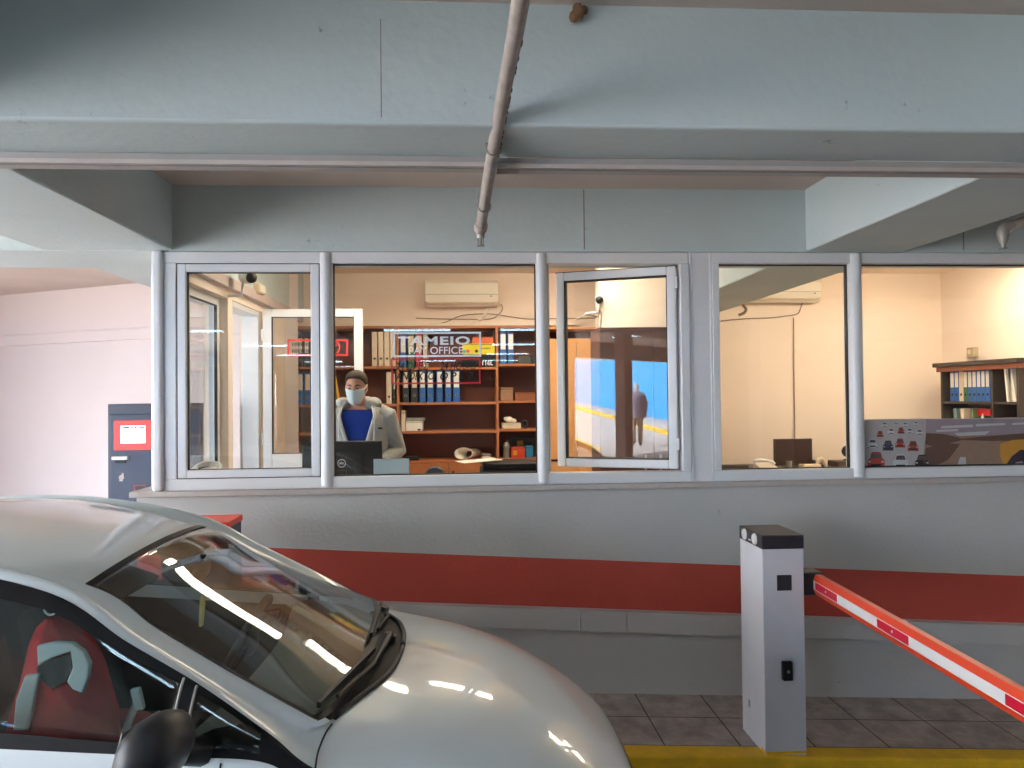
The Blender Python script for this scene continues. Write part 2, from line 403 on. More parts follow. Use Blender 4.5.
# window 3: casement standing open into the office
m = MB(); rails(m, X[548] - .03, X[690]); m.box((X[681], FY0 - .012, ZS), (X[690], FY1, ZT)); m.box((X[548], W + .06, ZS), (X[548] + .02, FY1, ZT))
w3 = struct(m.build('window_3', M_PVC, bevel=.006))
m = MB(); m.box((X[690], W - .002, ZB), (X[713], FY1, ZF)); m.box((X[690] + .004, W - .008, ZB), (X[690] + .018, W, ZF)); m.box((X[713] - .014, W - .008, ZB), (X[713] - .002, W, ZF))
struct(m.build('trim_4', M_PVC, bevel=.003))
sa = radians(22.3)
hinge = Vector((X[681] - .012, W + .035, 0)); sw = .772
so = thing('window_sash', 'white casement sash standing open inward in the third window opening', 'window sash', (hinge.x, hinge.y, ZS + .012), (0, 0, -sa))
zz0, zz1 = 0, ZT - ZS - .024
m = MB(); fw = .056
m.box((-sw, -.035, zz0), (-sw + fw, .035, zz1)); m.box((-fw, -.035, zz0), (0, .035, zz1))
m.box((-sw + fw, -.035, zz0), (-fw, .035, zz0 + fw)); m.box((-sw + fw, -.035, zz1 - fw), (-fw, .035, zz1))
m.build('sash_frame', M_PVC, so, local=True, bevel=.008)
m = MB(); g = fw - .002
m.box((-sw + g, -.03, zz0 + g), (-sw + g + .007, .03, zz1 - g)); m.box((-g - .007, -.03, zz0 + g), (-g, .03, zz1 - g)); m.box((-sw + g, -.03, zz0 + g), (-g, .03, zz0 + g + .007)); m.box((-sw + g, -.03, zz1 - g - .007), (-g, .03, zz1 - g))
m.box((-sw - .004, .03, zz0 - .003), (0, .037, zz0 + .004)); m.box((-sw - .004, -.02, zz1 - .002), (0, .037, zz1 + .005))
m.build('gasket', M_GASK, so, local=True)
MB().box((-sw + fw, -.011, zz0 + fw), (-fw, .011, zz1 - fw)).build('pane', M_GLASS, so, local=True)
for z in (.12, zz1 - .14): MB().tube([(.004, -.03, z), (.004, -.03, z + .07)], .008, 8).build('hinge', M_PVC, so, local=True)
# windows 4 and 5: fixed
m = MB(); rails(m, X[713], X[864] - .03); m.box((X[713], FY0 - .008, ZS), (X[720], FY1, ZT)); mullion(m, X[851], X[864])
w4 = struct(m.build('window_4', M_PVC, bevel=.005)); gasket(w4, X[720], X[851], ZS, ZT); pane(w4, X[720], X[851])
m = MB(); rails(m, X[864] - .03, 7.0); mullion(m, XR, XR + .085); m.box((XR + .085, FY0, ZS), (7, FY1, ZT))
w5 = struct(m.build('window_5', M_PVC, bevel=.005)); gasket(w5, X[864], XR, ZS, ZT); pane(w5, X[864], XR)

# ================================================================== OFFICE SHELL
FZ = .34; BY = 8.5; RX = 5.5; LX = -1.75; CZ = 3.26
struct(MB().box((-1.93, 4.88, FZ - .2), (5.7, 8.65, FZ)).build('floor_office', mat('office_floor', (150, 140, 128), .5, var=.05)))
struct(MB().box((-1.93, 5.2, CZ), (5.7, 8.65, CZ + .15)).build('ceiling_office', M_CREAM))
struct(MB().box((-1.93, BY, FZ), (5.7, BY + .15, CZ)).build('wall_office_back', M_CREAM))
struct(MB().box((RX, 4.88, FZ), (RX + .15, BY, CZ)).build('wall_office_right', M_CREAM))
HD = 2.655
m = MB(); x0, x1 = -1.93, LX
m.box((x0, 4.88, .1), (x1, 5.95, 1.325)); m.box((x0, 5.3, HD), (x1, BY, CZ)); m.box((-1.845, 4.785, HD), (x1, 5.3, 2.79)); m.box((x0, 5.89, 1.358), (x1, 6.0, HD)); m.box((x0, 6.83, .1), (x1, BY, HD))
m.box((x0, 6.0, .1), (x1, 6.83, FZ))
struct(m.build('wall_office_left', M_CREAM))
m = MB(); x0, x1 = -1.88, -1.81
m.box((x0, 4.79, 1.358), (x1, 4.86, HD)); m.box((x0, 5.82, 1.358), (x1, 5.89, HD)); m.box((x0, 4.86, 1.358), (x1, 5.82, 1.42)); m.box((x0, 4.86, HD - .06), (x1, 5.82, HD))
w6 = struct(m.build('window_6', M_PVC, bevel=.005))
MB().box((-1.855, 4.855, 1.415), (-1.835, 5.825, HD - .055)).build('pane', M_GLASS, w6)
m = MB(); m.box((-1.827, 4.86, 1.42), (-1.806, 4.868, HD - .06)); m.box((-1.827, 5.812, 1.42), (-1.806, 5.82, HD - .06)); m.box((-1.827, 4.868, 1.42), (-1.806, 5.812, 1.428)); m.box((-1.827, 4.868, HD - .068), (-1.806, 5.812, HD - .06))
m.build('gasket', M_GASK, w6)
# doorway in the left wall and its open glazed leaf
m = MB(); m.box((-1.90, 6.0, FZ), (-1.76, 6.045, HD)); m.box((-1.90, 6.785, FZ), (-1.76, 6.83, HD)); m.box((-1.90, 6.045, HD - .045), (-1.76, 6.785, HD))
struct(m.build('door_1', M_PVC, bevel=.005))
d0, d1 = -1.72, -.865; dy = 6.80
lf = thing('door_leaf', 'white glazed door leaf standing open inside the office, red framed notice on its glass', 'door', (d0, dy, FZ + .01))
m = MB(); t = .022
m.box((d0, dy - t, FZ + .01), (d0 + .075, dy + t, HD + .02)); m.box((d1 - .075, dy - t, FZ + .01), (d1, dy + t, HD + .02))
m.box((d0 + .075, dy - t, HD - .05), (d1 - .075, dy + t, HD + .02)); m.box((d0 + .075, dy - t, FZ + .01), (d1 - .075, dy + t, 1.42))
m.build('leaf_frame', M_PVC, lf, bevel=.006)
MB().box((d0 + .07, dy - .008, 1.415), (d1 - .07, dy + .008, HD - .045)).build('pane', M_GLASS, lf)
gasket(lf, d0 + .073, d1 - .073, 1.418, HD - .048, dy - .018, .006, .036)
m = MB(); m.tube([(d1 - .04, dy - .02, 1.55), (d1 - .04, dy - .06, 1.55), (d1 - .15, dy - .065, 1.55)], .01, 8); m.box((d1 - .055, dy - .03, 1.46), (d1 - .025, dy - .02, 1.62))
m.build('handle', M_GREY, lf)
for z in (.6, 1.5, 2.4): MB().tube([(d0 - .004, dy - .02, z), (d0 - .004, dy - .02, z + .1)], .01, 8).build('hinge', M_PVC, lf)
# the small red notice on that leaf
nx0, nx1 = xw(287, dy - .03), xw(348, dy - .03); nz1, nz0 = zw(320, 339, dy - .03), zw(320, 356, dy - .03)
m = MB(); yy = dy - .011; e = .018
m.box((nx0, yy, nz0), (nx1, yy + .003, nz0 + e)); m.box((nx0, yy, nz1 - e), (nx1, yy + .003, nz1)); m.box((nx0, yy, nz0 + e), (nx0 + e, yy + .003, nz1 - e)); m.box((nx1 - e, yy, nz0 + e), (nx1, yy + .003, nz1 - e))
cx = nx1 - .12; cz = (nz0 + nz1) / 2
m.torus((cx, yy, cz), .05, .007, (0, 1, 0), 24, 6); m.obox((cx, yy, cz), (.1, .004, .012), Matrix.Rotation(radians(-45), 3, 'Y'))
m.box((cx - .035, yy + .001, cz - .006), (cx + .03, yy + .003, cz + .006), 1)
xq = nx0 + .04
for r_, z in ((0, cz + .014), (1, cz - .045)):                # two lines of dark marks, too small to read in the photograph
    x = xq
    while x < cx - .09:
        w_ = random.choice((.014, .018, .022)); m.box((x, yy, z), (x + .005, yy + .002, z + .034), 1); m.box((x + w_ - .005, yy, z), (x + w_, yy + .002, z + .034), 1)
        if random.random() < .6: m.box((x, yy, z + random.choice((0, .015, .03))), (x + w_, yy + .002, z + .036), 1) if False else m.box((x, yy, z + .015), (x + w_, yy + .002, z + .02), 1)
        x += w_ + .008
m.build('door_notice', [mat('notice_red', (214, 52, 44), .5), M_BLACK], lf)
# partition pier and bulkhead boxes
struct(MB().box((1.33, 7.4, FZ), (2.165, 7.58, CZ)).build('wall_partition', M_CREAM))
cb0, cb1, cbz = xw(600, 6.9, 400), xw(706, 6.9, 400), zw(640, 327, 6.9)
t = thing('backing_cupboard', 'tall dark brown cupboard added as backing before the partition, behind the open sash', 'cupboard', ((cb0 + cb1) / 2, 7.1, FZ))  # dark backing added so the street mirrored in the sash is not washed out
M_DKB = mat('dark_brown_wood', (92, 58, 46), .5, var=.12, scale=5)
MB().box((cb0, 6.92, FZ), (cb1, 7.38, cbz)).build('carcass', M_DKB, t, bevel=.004)
for k in range(2):
    a_ = cb0 + (cb1 - cb0) / 2 * k; dr = MB().box((a_ + .004, 6.9, FZ + .06), (a_ + (cb1 - cb0) / 2 - .004, 6.92, cbz - .02)).build('door', M_DKB, t, bevel=.004)
    MB().box((a_ + (.40 if k == 0 else .05), 6.885, 1.2), (a_ + (.42 if k == 0 else .07), 6.9, 1.36)).build('handle', M_GREY, dr)
m = MB(); m.box((LX, 4.95, 2.72), (LX + .05, 8.4, 2.80))
tag(m.build('cable_trunking', mat('trunking_mauve', (196, 180, 176), .6), bevel=.004), 'long mauve grey trunking along the office left wall above door and window', 'trunking')

# ================================================================== LETTERING ON THE SECOND WINDOW
gy = W + .033
def frame_rect(mb, x0, x1, z0, z1, e, y, mi=0, d=.0015):
    mb.box((x0, y - d, z0), (x1, y, z0 + e), mi); mb.box((x0, y - d, z1 - e), (x1, y, z1), mi); mb.box((x0, y - d, z0 + e), (x0 + e, y, z1 - e), mi); mb.box((x1 - e, y - d, z0 + e), (x1, y, z1 - e), mi)
M_VWHITE = mat('vinyl_white', (244, 246, 248), .4, var=0); M_VRED = mat('vinyl_red', (196, 44, 52), .4, var=.02); M_VBLACK = mat('vinyl_black', (14, 14, 16), .4, var=0)
bx = lambda x0, y0, x1, y1: (xw(x0, gy, y0), xw(x1, gy, y0), zw((x0 + x1) / 2, y1, gy), zw((x0 + x1) / 2, y0, gy))
sx0, sx1, sz0, sz1 = bx(393, 332, 481, 357)
sg = thing('pay_office_sign', 'white TAMEIO PAY OFFICE lettering in a white frame on the second window', 'window sign', ((sx0 + sx1) / 2, gy, sz0))
m = MB(); frame_rect(m, sx0, sx1, sz0, sz1, .012, gy); m.build('border', M_VWHITE, sg)
m = MB()
x0, x1, z0, z1 = bx(398, 336.4, 470, 345); add_text(m, 'TAMEIO', (x0, gy - .001, z0), x1 - x0, z1 - z0, bold=.035, spacing=1.12)
x0, x1, z0, z1 = bx(409, 346.8, 463, 354); add_text(m, 'PAY OFFICE', (x0, gy - .001, z0), x1 - x0, z1 - z0, bold=.008)
m.build('lettering', M_VWHITE, sg)
sx0, sx1, sz0, sz1 = bx(391, 358.4, 480.5, 384)
sg = thing('opening_hours_sign', 'black 24 hours open lettering in a red frame, below the white pay office lettering', 'window sign', ((sx0 + sx1) / 2, gy, sz0))
m = MB(); frame_rect(m, sx0, sx1, sz0, sz1, .010, gy); m.build('border', M_VRED, sg)
m = MB()
for tx, (a, b, c, d), sh in (('24 \u03a9\u03a1\u0395\u03a3', (395.5, 362, 429, 369.8), .25), ('24 HOURS', (440, 362, 476, 369.8), .25), ('ANOIXTO', (395.5, 372, 434.5, 380), .25), ('O P E N', (440, 372, 475, 380), .25)):
    x0, x1, z0, z1 = bx(a, b, c, d); add_text(m, tx, (x0, gy - .001, z0), x1 - x0, z1 - z0, bold=.02, shear=sh)
m.build('lettering', M_VBLACK, sg)

# printed strip in the lower part of window 5 (cars on the left, a hall on the right)
px0, px1 = X[864] + .002, XR - .01
pz0, pz1 = ZS + .002, zw(945, 418.5, W + .07); py = W + .064
ps = thing('poster_strip', 'wide printed strip of parked cars and a lit hall behind the rightmost window', 'poster', ((px0 + px1) / 2, py, pz0))
PC = dict(bg=(222, 211, 214), red=(226, 76, 60), white=(244, 242, 244), dark=(60, 46, 50), glass=(116, 94, 96), brown=(128, 88, 74), floor=(186, 146, 122), amber=(250, 176, 60), plum=(74, 50, 74), lilac=(190, 168, 180), lamp=(236, 232, 236), orange=(206, 92, 60), blue=(70, 78, 110))
names = list(PC); pm = [mat('print_' + k, PC[k], .5, var=.04, scale=20) for k in names]; ix = {k: i for i, k in enumerate(names)}
MB().box((px0, py, pz0), (px1, py + .006, pz1)).build('print_sheet', pm[0], ps)
m = MB(); q = on_y(945, 445, py); ppx = 1 / F * W * 1.0
U = lambda u, v, lay=0: (xw(u, py, v), py - .0004 * (lay + 1), zw(u, v, py))
def poly(pts, col, lay=0): m.prism([U(u, v, lay) for u, v in pts], (0, .0003, 0), ix[col])
XE = 1075
poly([(926, 419), (XE, 419), (XE, 434), (926, 436)], 'lilac'); poly([(926, 436), (XE, 434), (XE, 468), (922, 468.5)], 'floor')
poly([(926, 433), (944, 434), (962, 438.5), (990, 436), (XE, 429), (XE, 440), (990, 441), (962, 440), (935, 447), (925, 444)], 'brown', 1)
for a in ([(941, 426), (973, 424.5), (973, 427), (941, 428.5)], [(976, 424), (1005, 423), (1005, 425), (976, 426.5)], [(936, 430), (958, 429), (958, 431), (936, 432)], [(954, 433), (990, 431), (985, 435), (958, 436)], [(1012, 423), (1050, 421), (1050, 423), (1012, 425)]): poly(a, 'lamp', 2)
poly([(926, 448), (946, 443), (960, 444), (948, 460), (930, 468), (922, 468)], 'brown', 2)
poly([(1000, 444), (1012, 440), (XE, 436), (XE, 452), (1018, 452), (1004, 466), (1000, 456)], 'amber', 2)
poly([(1004, 467.5), (1012, 456), (1020, 450), (XE, 448), (XE, 466), (1004, 467.5)], 'plum', 3)
poly([(956.5, 468), (960, 457), (965.5, 457), (966.5, 468)], 'lamp', 3)
poly([(1012, 467), (1016, 462), (1022, 461), (1024, 464), (1018, 467)], 'lilac', 4)
def mini(cx, yb, w, col):
    h = w * .95
    P = lambda pts, c, l: poly([(cx + a * w, yb - b * h) for a, b in pts], c, l)
    P([(-.5, .08), (-.5, .5), (-.36, .62), (-.28, .96), (-.16, 1.0), (.16, 1.0), (.28, .96), (.36, .62), (.5, .5), (.5, .08), (.4, 0), (-.4, 0)], col, 2)
    P([(-.33, .6), (-.25, .9), (.25, .9), (.33, .6)], 'glass', 3); P([(-.3, .12), (-.3, .26), (.3, .26), (.3, .12)], 'dark', 3)
    P([(-.46, .34), (-.46, .46), (-.3, .42), (-.3, .34)], 'lamp', 3); P([(.46, .34), (.46, .46), (.3, .42), (.3, .34)], 'lamp', 3)
    P([(-.5, 0), (-.5, .1), (-.36, .08), (-.36, 0)], 'dark', 3); P([(.5, 0), (.5, .1), (.36, .08), (.36, 0)], 'dark', 3)
for c in ((884.5, 427.5, 5.5, 'white'), (896, 427, 4.5, 'white'), (905, 427, 4.8, 'white'), (916, 426, 4.8, 'white'), (880, 437, 6.5, 'orange'), (891, 434.5, 6.5, 'white'), (901, 433.5, 6.5, 'red'), (909.5, 434, 6, 'white'), (919.5, 435.5, 6.5, 'white'),
          (872.5, 448, 9.5, 'white'), (888, 450.5, 10.5, 'blue'), (900, 447.5, 9.5, 'red'), (913, 451, 10.5, 'orange'), (876, 468, 17, 'red'), (900.5, 468.3, 15, 'white'), (922, 468, 14, 'dark')): mini(*c)
m.build('print', pm, ps)

# ================================================================== OFFICE FURNITURE AND THINGS ON THE BACK WALL
SYF = 8.08; SYB = 8.48
Zs = lambda py: zw(470, py, SYF)
Xs = lambda px, y=400: xw(px, SYF, y)
T = .026
shx = [Xs(283), Xs(398), Xs(497.5), Xs(546)]
base_top = Zs(460)
su = thing('shelving_unit', 'orange brown wooden office shelving wall with cupboard doors, on the back wall', 'shelving', ((shx[0] + shx[-1]) / 2, SYF, FZ))
m = MB()
for x in shx: m.box((x - T / 2, SYF, FZ), (x + T / 2, SYB, Zs(326)))
m.box((shx[0] - T / 2, SYF - .01, Zs(328)), (shx[-1] + T / 2, SYB, Zs(325.6)))
m.build('carcass', M_WOOD, su, bevel=.002)
MB().box((shx[0], SYB - .012, FZ), (shx[-1], SYB, Zs(327))).build('back_panel', M_WOODD, su)
rowsz = {}
for i, pys in enumerate(((365.5, 403, 431, 460), (367, 402, 430.5, 460), (364, 401, 429.5, 459))):
    for p in pys:
        z = Zs(p); rowsz[(i, p)] = z
        MB().box((shx[i] + T / 2, SYF + .004, z - T), (shx[i + 1] - T / 2, SYB - .012, z)).build('shelf', M_WOOD, su, bevel=.002)
for i in range(3):
    n = 2 if i < 2 else 1; wd = (shx[i + 1] - shx[i] - T) / n
    for k in range(n):
        x0 = shx[i] + T / 2 + wd * k
        dr = MB().box((x0 + .003, SYF - .018, FZ + .08), (x0 + wd - .003, SYF, base_top - T - .004)).build('door', M_WOOD, su, bevel=.003)
        kx = x0 + (wd - .05 if k == 0 else .05)
        MB().lathe([(.0, 0), (.013, 0), (.013, .016), (.006, .018), (.006, .026)], (kx, SYF - .042, base_top - .12), (0, 1, 0), 12).build('knob', M_BLACK, dr)
# tall tan wardrobe at the end of the shelving
wx0, wx1 = Xs(546) + T / 2 + .002, Xs(606)
wz = Zs(327.5); wd_ = Zs(341)
wr = thing('wardrobe', 'tan wardrobe with plain light doors and a dark open top, right of the shelving', 'wardrobe', ((wx0 + wx1) / 2, SYF, FZ))
m = MB(); m.box((wx0, SYF, FZ), (wx0 + .018, SYB, wz)); m.box((wx1 - .018, SYF, FZ), (wx1, SYB, wz)); m.box((wx0, SYF, wz - .02), (wx1, SYB, wz)); m.box((wx0 + .018, SYF, wd_), (wx1 - .018, SYB, wd_ + .02)); m.box((wx0 + .018, SYB - .01, FZ), (wx1 - .018, SYB, wz - .02), 1)
m.build('carcass', [M_TAN, M_WOODD], wr, bevel=.002)
xm = (wx0 + wx1) / 2
for a, b in ((wx0, xm), (xm, wx1)):
    dr = MB().box((a + .002, SYF - .02, FZ + .06), (b - .002, SYF, wd_ + .018)).build('door', M_TAN, wr, bevel=.003)
    MB().box((a + .03 if a == wx0 else a + .02, SYF - .034, Zs(462.5)), (a + .10 if a == wx0 else a + .05, SYF - .02, Zs(460.5))).build('handle', M_BLACK, dr)

bcache = {}
def binder(x, z, w, col, label, h=.315, d=.285, lab=M_PAPER, rot=0, y=None, group=None, tilt=0, hole=True):
    """lever arch file, spine towards -Y, standing with its lower left front corner at x"""
    y = SYF + .03 if y is None else y
    t = thing('lever_arch_binder', label, 'binder', (x + (w / 2 if not rot else 0), y, z), (0, tilt, rot), group)
    key = (round(w, 3), col.name, round(h, 3), lab.name if lab else '')
    if key not in bcache:
        a = MB(); a.box((-w / 2, 0, 0), (-w / 2 + .004, d, h)); a.box((w / 2 - .004, 0, 0), (w / 2, d, h)); a.box((-w / 2, 0, 0), (w / 2, .004, h))
        b = MB(); b.box((-w / 2 + .006, .01, .012), (w / 2 - .006, d - .012, h - .014))
        c = MB()
        if lab: c.box((-w / 2 + .010, -.0012, h * .46), (w / 2 - .010, 0, h * .95))
        e = MB(); e.torus((0, -.001, h * .22), min(.012, w * .25), .003, (0, 1, 0), 16, 6); e.lathe([(0, 0), (min(.010, w * .2), 0), (min(.010, w * .2), .001), (0, .001)], (0, -.001, h * .22), (0, 1, 0), 14, 1)
        bcache[key] = [a.mesh('cover', col), b.mesh('pages', M_PAPER), c.mesh('spine_label', lab) if lab else None, e.mesh('finger_ring', [M_GREY, M_BLACK])]
    for nm, me in zip(('cover', 'pages', 'spine_label', 'finger_ring'), bcache[key]):
        if me and (nm != 'finger_ring' or hole):
            o = bpy.data.objects.new(nm, me); COL.objects.link(o); o.parent = t
    return t
PX = SYF / F                                    # metres per pixel at the shelf front
def shelf_row(i, p, items, h):
    z = rowsz[(i, p)] + .001
    for (a, b, col, lab, label, grp) in items:
        w = (b - a) * PX - .004
        binder(Xs(a), z, w, col, label, h=h, lab=lab, group=grp)
g1 = 'beige files on the top shelf'
shelf_row(0, 365.5, [(371.8, 377.8, M_BEIGEB, None, 'first beige file from the left on the top shelf by the door leaf', g1), (378.2, 384, M_BEIGEB, None, 'second beige file from the left on the top shelf by the door leaf', g1),
                     (384.4, 390, M_BEIGEB, None, 'third beige file from the left on the top shelf, behind the lettering frame corner', g1), (390.4, 396, M_BEIGEB, None, 'fourth beige file on the top shelf, against the upright left of TAMEIO', g1)], .36)
shelf_row(0, 403, [(386, 392, M_BEIGEB, None, 'single beige file standing alone beneath the row of beige files', None), (392.6, 396, M_BLACKB, M_PAPER, 'thin dark folder leaning against the single beige file', None)], .33)
g2 = 'dark and blue binders seen through the door leaf'
shelf_row(0, 365.5, [(297, 303, M_BLACKB, M_PAPER, 'left dark binder on the top shelf behind the door leaf notice', g2), (303.5, 309.5, M_BLACKB, M_PAPER, 'middle dark binder on the top shelf behind the door leaf notice', g2), (310, 316, M_BLACKB, M_PAPER, 'right dark binder on the top shelf behind the door leaf notice', g2)], .31)
shelf_row(0, 403, [(296.5, 303, M_BLUEB, M_BEIGEB, 'left blue binder behind the glazed door leaf, below the red notice', g2), (304, 310.5, M_BLUEB, M_BEIGEB, 'middle blue binder behind the glazed door leaf, below the red notice', g2), (311.5, 318, M_BLUEB, M_BEIGEB, 'right blue binder behind the glazed door leaf, below the red notice', g2)], .33)
g3 = 'binders behind the pay office lettering'
shelf_row(1, 367, [(400.2, 407, M_BLUEB, M_PAPER, 'blue binder with pale label on the top shelf beside the wooden upright', g3), (407.5, 415, M_GREENB, M_BEIGEB, 'green binder with tall beige label behind the TAMEIO letters', g3),
                   (415.8, 423, M_REDB, M_BEIGEB, 'red binder with tall beige label behind the TAMEIO letters', g3), (423.4, 428, M_BEIGEB, None, 'slim beige file right of the red binder on the top shelf', g3)], .345)
g4 = 'row of binders behind the opening hours lettering'
lab4 = ['first black binder with cream label in the row behind the opening hours lettering', 'second black binder with cream label in the row behind the opening hours lettering', 'leftmost blue binder of the five behind the opening hours lettering',
        'second blue binder from the left behind the opening hours lettering', 'middle blue binder of the five behind the opening hours lettering', 'fourth blue binder from the left behind the opening hours lettering', 'rightmost blue binder of the five behind the opening hours lettering']
shelf_row(1, 402, [(402.5, 409, M_BLACKB, M_BEIGEB, lab4[0], g4), (411, 418, M_BLACKB, M_BEIGEB, lab4[1], g4), (419.3, 426, M_BLUEB, M_PAPER, lab4[2], g4), (427, 434, M_BLUEB, M_PAPER, lab4[3], g4), (436.3, 443.2, M_BLUEB, M_PAPER, lab4[4], g4), (445, 451.8, M_BLUEB, M_PAPER, lab4[5], g4), (453, 460.5, M_BLUEB, M_PAPER, lab4[6], g4)], .335)
shelf_row(2, 364, [(500.4, 507.6, M_BLUEB, M_PAPER, 'left of the two blue binders on the top shelf near the third window', 'pair of blue binders'), (508.2, 515.2, M_BLUEB, M_PAPER, 'right of the two blue binders on the top shelf near the third window', 'pair of blue binders')], .33)

def carton(name, label, cat, a, b, ya, yb, z0, col, d=.25, y=None, parts=(), bev=.004):
    """box on a shelf spanning pixel columns a-b and rows ya-yb of the shelf front"""
    y = SYF + .03 if y is None else y
    k = y / F; h = (yb - ya) * k
    x0 = xw(a, y, yb); x1 = xw(b, y, yb)
    t = thing(name, label, cat, ((x0 + x1) / 2, y + d / 2, z0))
    MB().box((x0, y, z0), (x1, y + d, z0 + h)).build('body', col, t, bevel=bev)
    MB().box((x0 + .004, y - .001, z0 + h * .86), (x1 - .004, y, z0 + h * .9)).build('lid_seam', M_DGREY, t)
    return t, x0, x1, h
z = rowsz[(1, 367)] + .001
t, x0, x1, h = carton('toner_box', 'black printer supply box marked 116L at the bottom of the top shelf stack', 'box', 462, 494.8, 354.5, 367, z, M_BLACK)
m = MB(); add_text(m, '116L', (xw(482.3, SYF, 360), SYF + .028, z + .016), .115, .05, bold=.03); m.build('lettering', M_VWHITE, t)
z2 = z + h
t, x0, x1, h = carton('toner_box', 'yellow printer supply box with four ink dots, above the 116L box', 'box', 462.5, 495, 343, 354.2, z2, mat('carton_yellow', (226, 208, 30), .45, var=.03))
m = MB()
for i, px in enumerate((464.5, 468, 471.5, 476.5)): m.lathe([(0, 0), (.017, 0), (.017, .001), (0, .001)], (xw(px, SYF, 350), SYF + .0285, z2 + .035), (0, 1, 0), 14, i)
m.build('ink_dots', [mat('ink_cyan', (40, 160, 210), .5), mat('ink_magenta', (220, 80, 90), .5), mat('ink_yellow', (240, 190, 40), .5), M_BLACK], t)
m = MB(); x = xw(481.5, SYF, 347)
for w_ in (.012, .008, .011, .009, .012, .01, .012, .009): m.box((x, SYF + .0285, z2 + .056), (x + w_ - .003, SYF + .03, z2 + .072)); x += w_ + .002
m.build('small_print', M_DGREY, t)
z3 = z2 + h
carton('flat_box', 'flat orange box lying on top of the yellow printer supply box', 'box', 472.5, 493.5, 336.6, 343, z3, mat('carton_orange', (226, 104, 50), .5))
z = rowsz[(2, 364)] + .001
for k, (a, b, ya) in enumerate(((518.5, 531, 357), (532, 542, 354.5))):
    carton('document_case', ('grey green document case beside the pair of blue binders', 'darker document case at the end of the top shelf by the mullion')[k], 'case', a, b, ya, 364, z, (mat('case_green', (74, 82, 78), .5), M_DGREY)[k])
z = rowsz[(2, 401)] + .001
carton('storage_box', 'brown box on the second shelf right of the tall upright', 'box', 500.5, 513, 388, 401, z, mat('carton_brown', (150, 112, 84), .7)); carton('tray_box', 'low brown tray with dark front on the second shelf by the mullion', 'box', 515, 540, 393, 401, z, mat('carton_rust', (140, 82, 50), .7))
z = rowsz[(2, 429.5)] + .001
t, x0, x1, h = carton('tray_box', 'cream low box on the third shelf carrying a pale crumpled packet', 'box', 502, 521, 423.5, 429, z, M_BEIGEB)
m = MB(); c = Vector((xw(509.5, SYF, 420), SYF + .12, z + h + .036))
m.ell(c, (.045, .04, .034)); m.ell(c + Vector((.05, .01, -.012)), (.035, .035, .024)); m.ell(c + Vector((-.03, -.02, .01)), (.028, .03, .022))
tag(voxel(m, 'paper_packet', M_PAPER, .006, 2), 'pale crumpled packet lying on the cream low box', 'packet')
m = MB(); m.torus((xw(525.5, SYF, 424), SYF + .1, z + .047), .033, .013, (.5, 1, 0), 24, 10)
tr = tag(m.build('tape_roll', M_DGREY, smooth=180), 'dark tape roll standing beside the cream low box on the third shelf', 'tape')
z = rowsz[(2, 459)] + .001
m = MB(); c = (xw(507, SYF, 450), SYF + .1, z); m.lathe([(0, 0), (.033, 0), (.036, .02), (.03, .09), (.036, .11), (.036, .13), (.02, .15), (.018, .165), (0, .168)], c, (0, 0, 1), 20)
t = thing('spray_bottle', 'silver grey bottle on the lowest shelf beside the red carton', 'bottle', c); m.build('body', M_GREY, t, smooth=50)
MB().lathe([(0, .164), (.016, .164), (.016, .185), (0, .187)], c, (0, 0, 1), 16).build('cap', M_DGREY, t)
t, x0, x1, h = carton('snack_carton', 'red and yellow carton on the lowest shelf near the third window', 'box', 511.5, 525, 448.5, 459, z, mat('carton_red', (196, 60, 36), .5))
m = MB(); m.box((x0 + .02, SYF + .0285, z + .03), (x0 + .06, SYF + .03, z + .08)); m.build('printed_panel', mat('carton_gold', (222, 160, 40), .5), t)
carton('packet', 'small blue packet right of the red carton on the lowest shelf', 'box', 526, 533, 447.5, 459, z, mat('packet_blue', (40, 120, 160), .5), d=.12)
t, x0, x1, h = carton('dark_crate', 'dark crate at the back of the lowest shelf with a yellow tag', 'crate', 511, 537, 441, 459, z, mat('crate_dark', (56, 48, 40), .6), d=.08, y=SYF + .29)
MB().box((xw(517, SYF + .29, 444), SYF + .287, z + .115), (xw(523, SYF + .29, 444), SYF + .289, z + .165)).build('tag', mat('tag_yellow', (240, 205, 30), .5), t)
# bay with the white boxes
z = rowsz[(1, 430.5)] + .001
carton('upright_carton', 'narrow cream carton standing upright left of the white device box', 'box', 401.5, 405.2, 410, 430.5, z, M_BEIGEB)
t, x0, x1, h = carton('device_box', 'white device with grey top on the third shelf behind the man', 'box', 406, 422.5, 421, 430.5, z, M_PAPER)
MB().box((x0 + .006, SYF + .04, z + h), (x1 + .02, SYF + .26, z + h + .035)).build('grey_top', M_GREY, t, bevel=.006)
MB().box((x1 - .05, SYF + .0275, z + .004), (x1 - .02, SYF + .03, z + .022)).build('slot', M_BLACK, t)
z = rowsz[(1, 460)] + .001
m = MB(); cx = xw(467, SYF, 452)
n = 22
rg = []
for i, (r, y) in enumerate(((.085, 0), (.075, .03), (.055, .12), (.07, .2))):
    rg.append([Vector((cx - .04 + r * 1.1 * cos(2 * pi * k / n) + y * .6, SYF + .06 + y, z + .002 + r * .72 + r * .72 * sin(2 * pi * k / n))) for k in range(n)])
m.grid(rg, 0, True)
tag(m.build('paper_roll', M_PAPER, smooth=180, solid=.006), 'loosely rolled white paper lying open on the cupboard top', 'paper roll')
m = MB(); c = Vector((xw(486.5, SYF, 455), SYF + .1, z)); m.box(c + Vector((-.05, -.05, 0)), c + Vector((.05, .05, .03))); m.box(c + Vector((-.035, -.04, .03)), c + Vector((.045, .03, .05)))
t = thing('stapler', 'small white device on the cupboard top right of the rolled paper', 'office device', c)
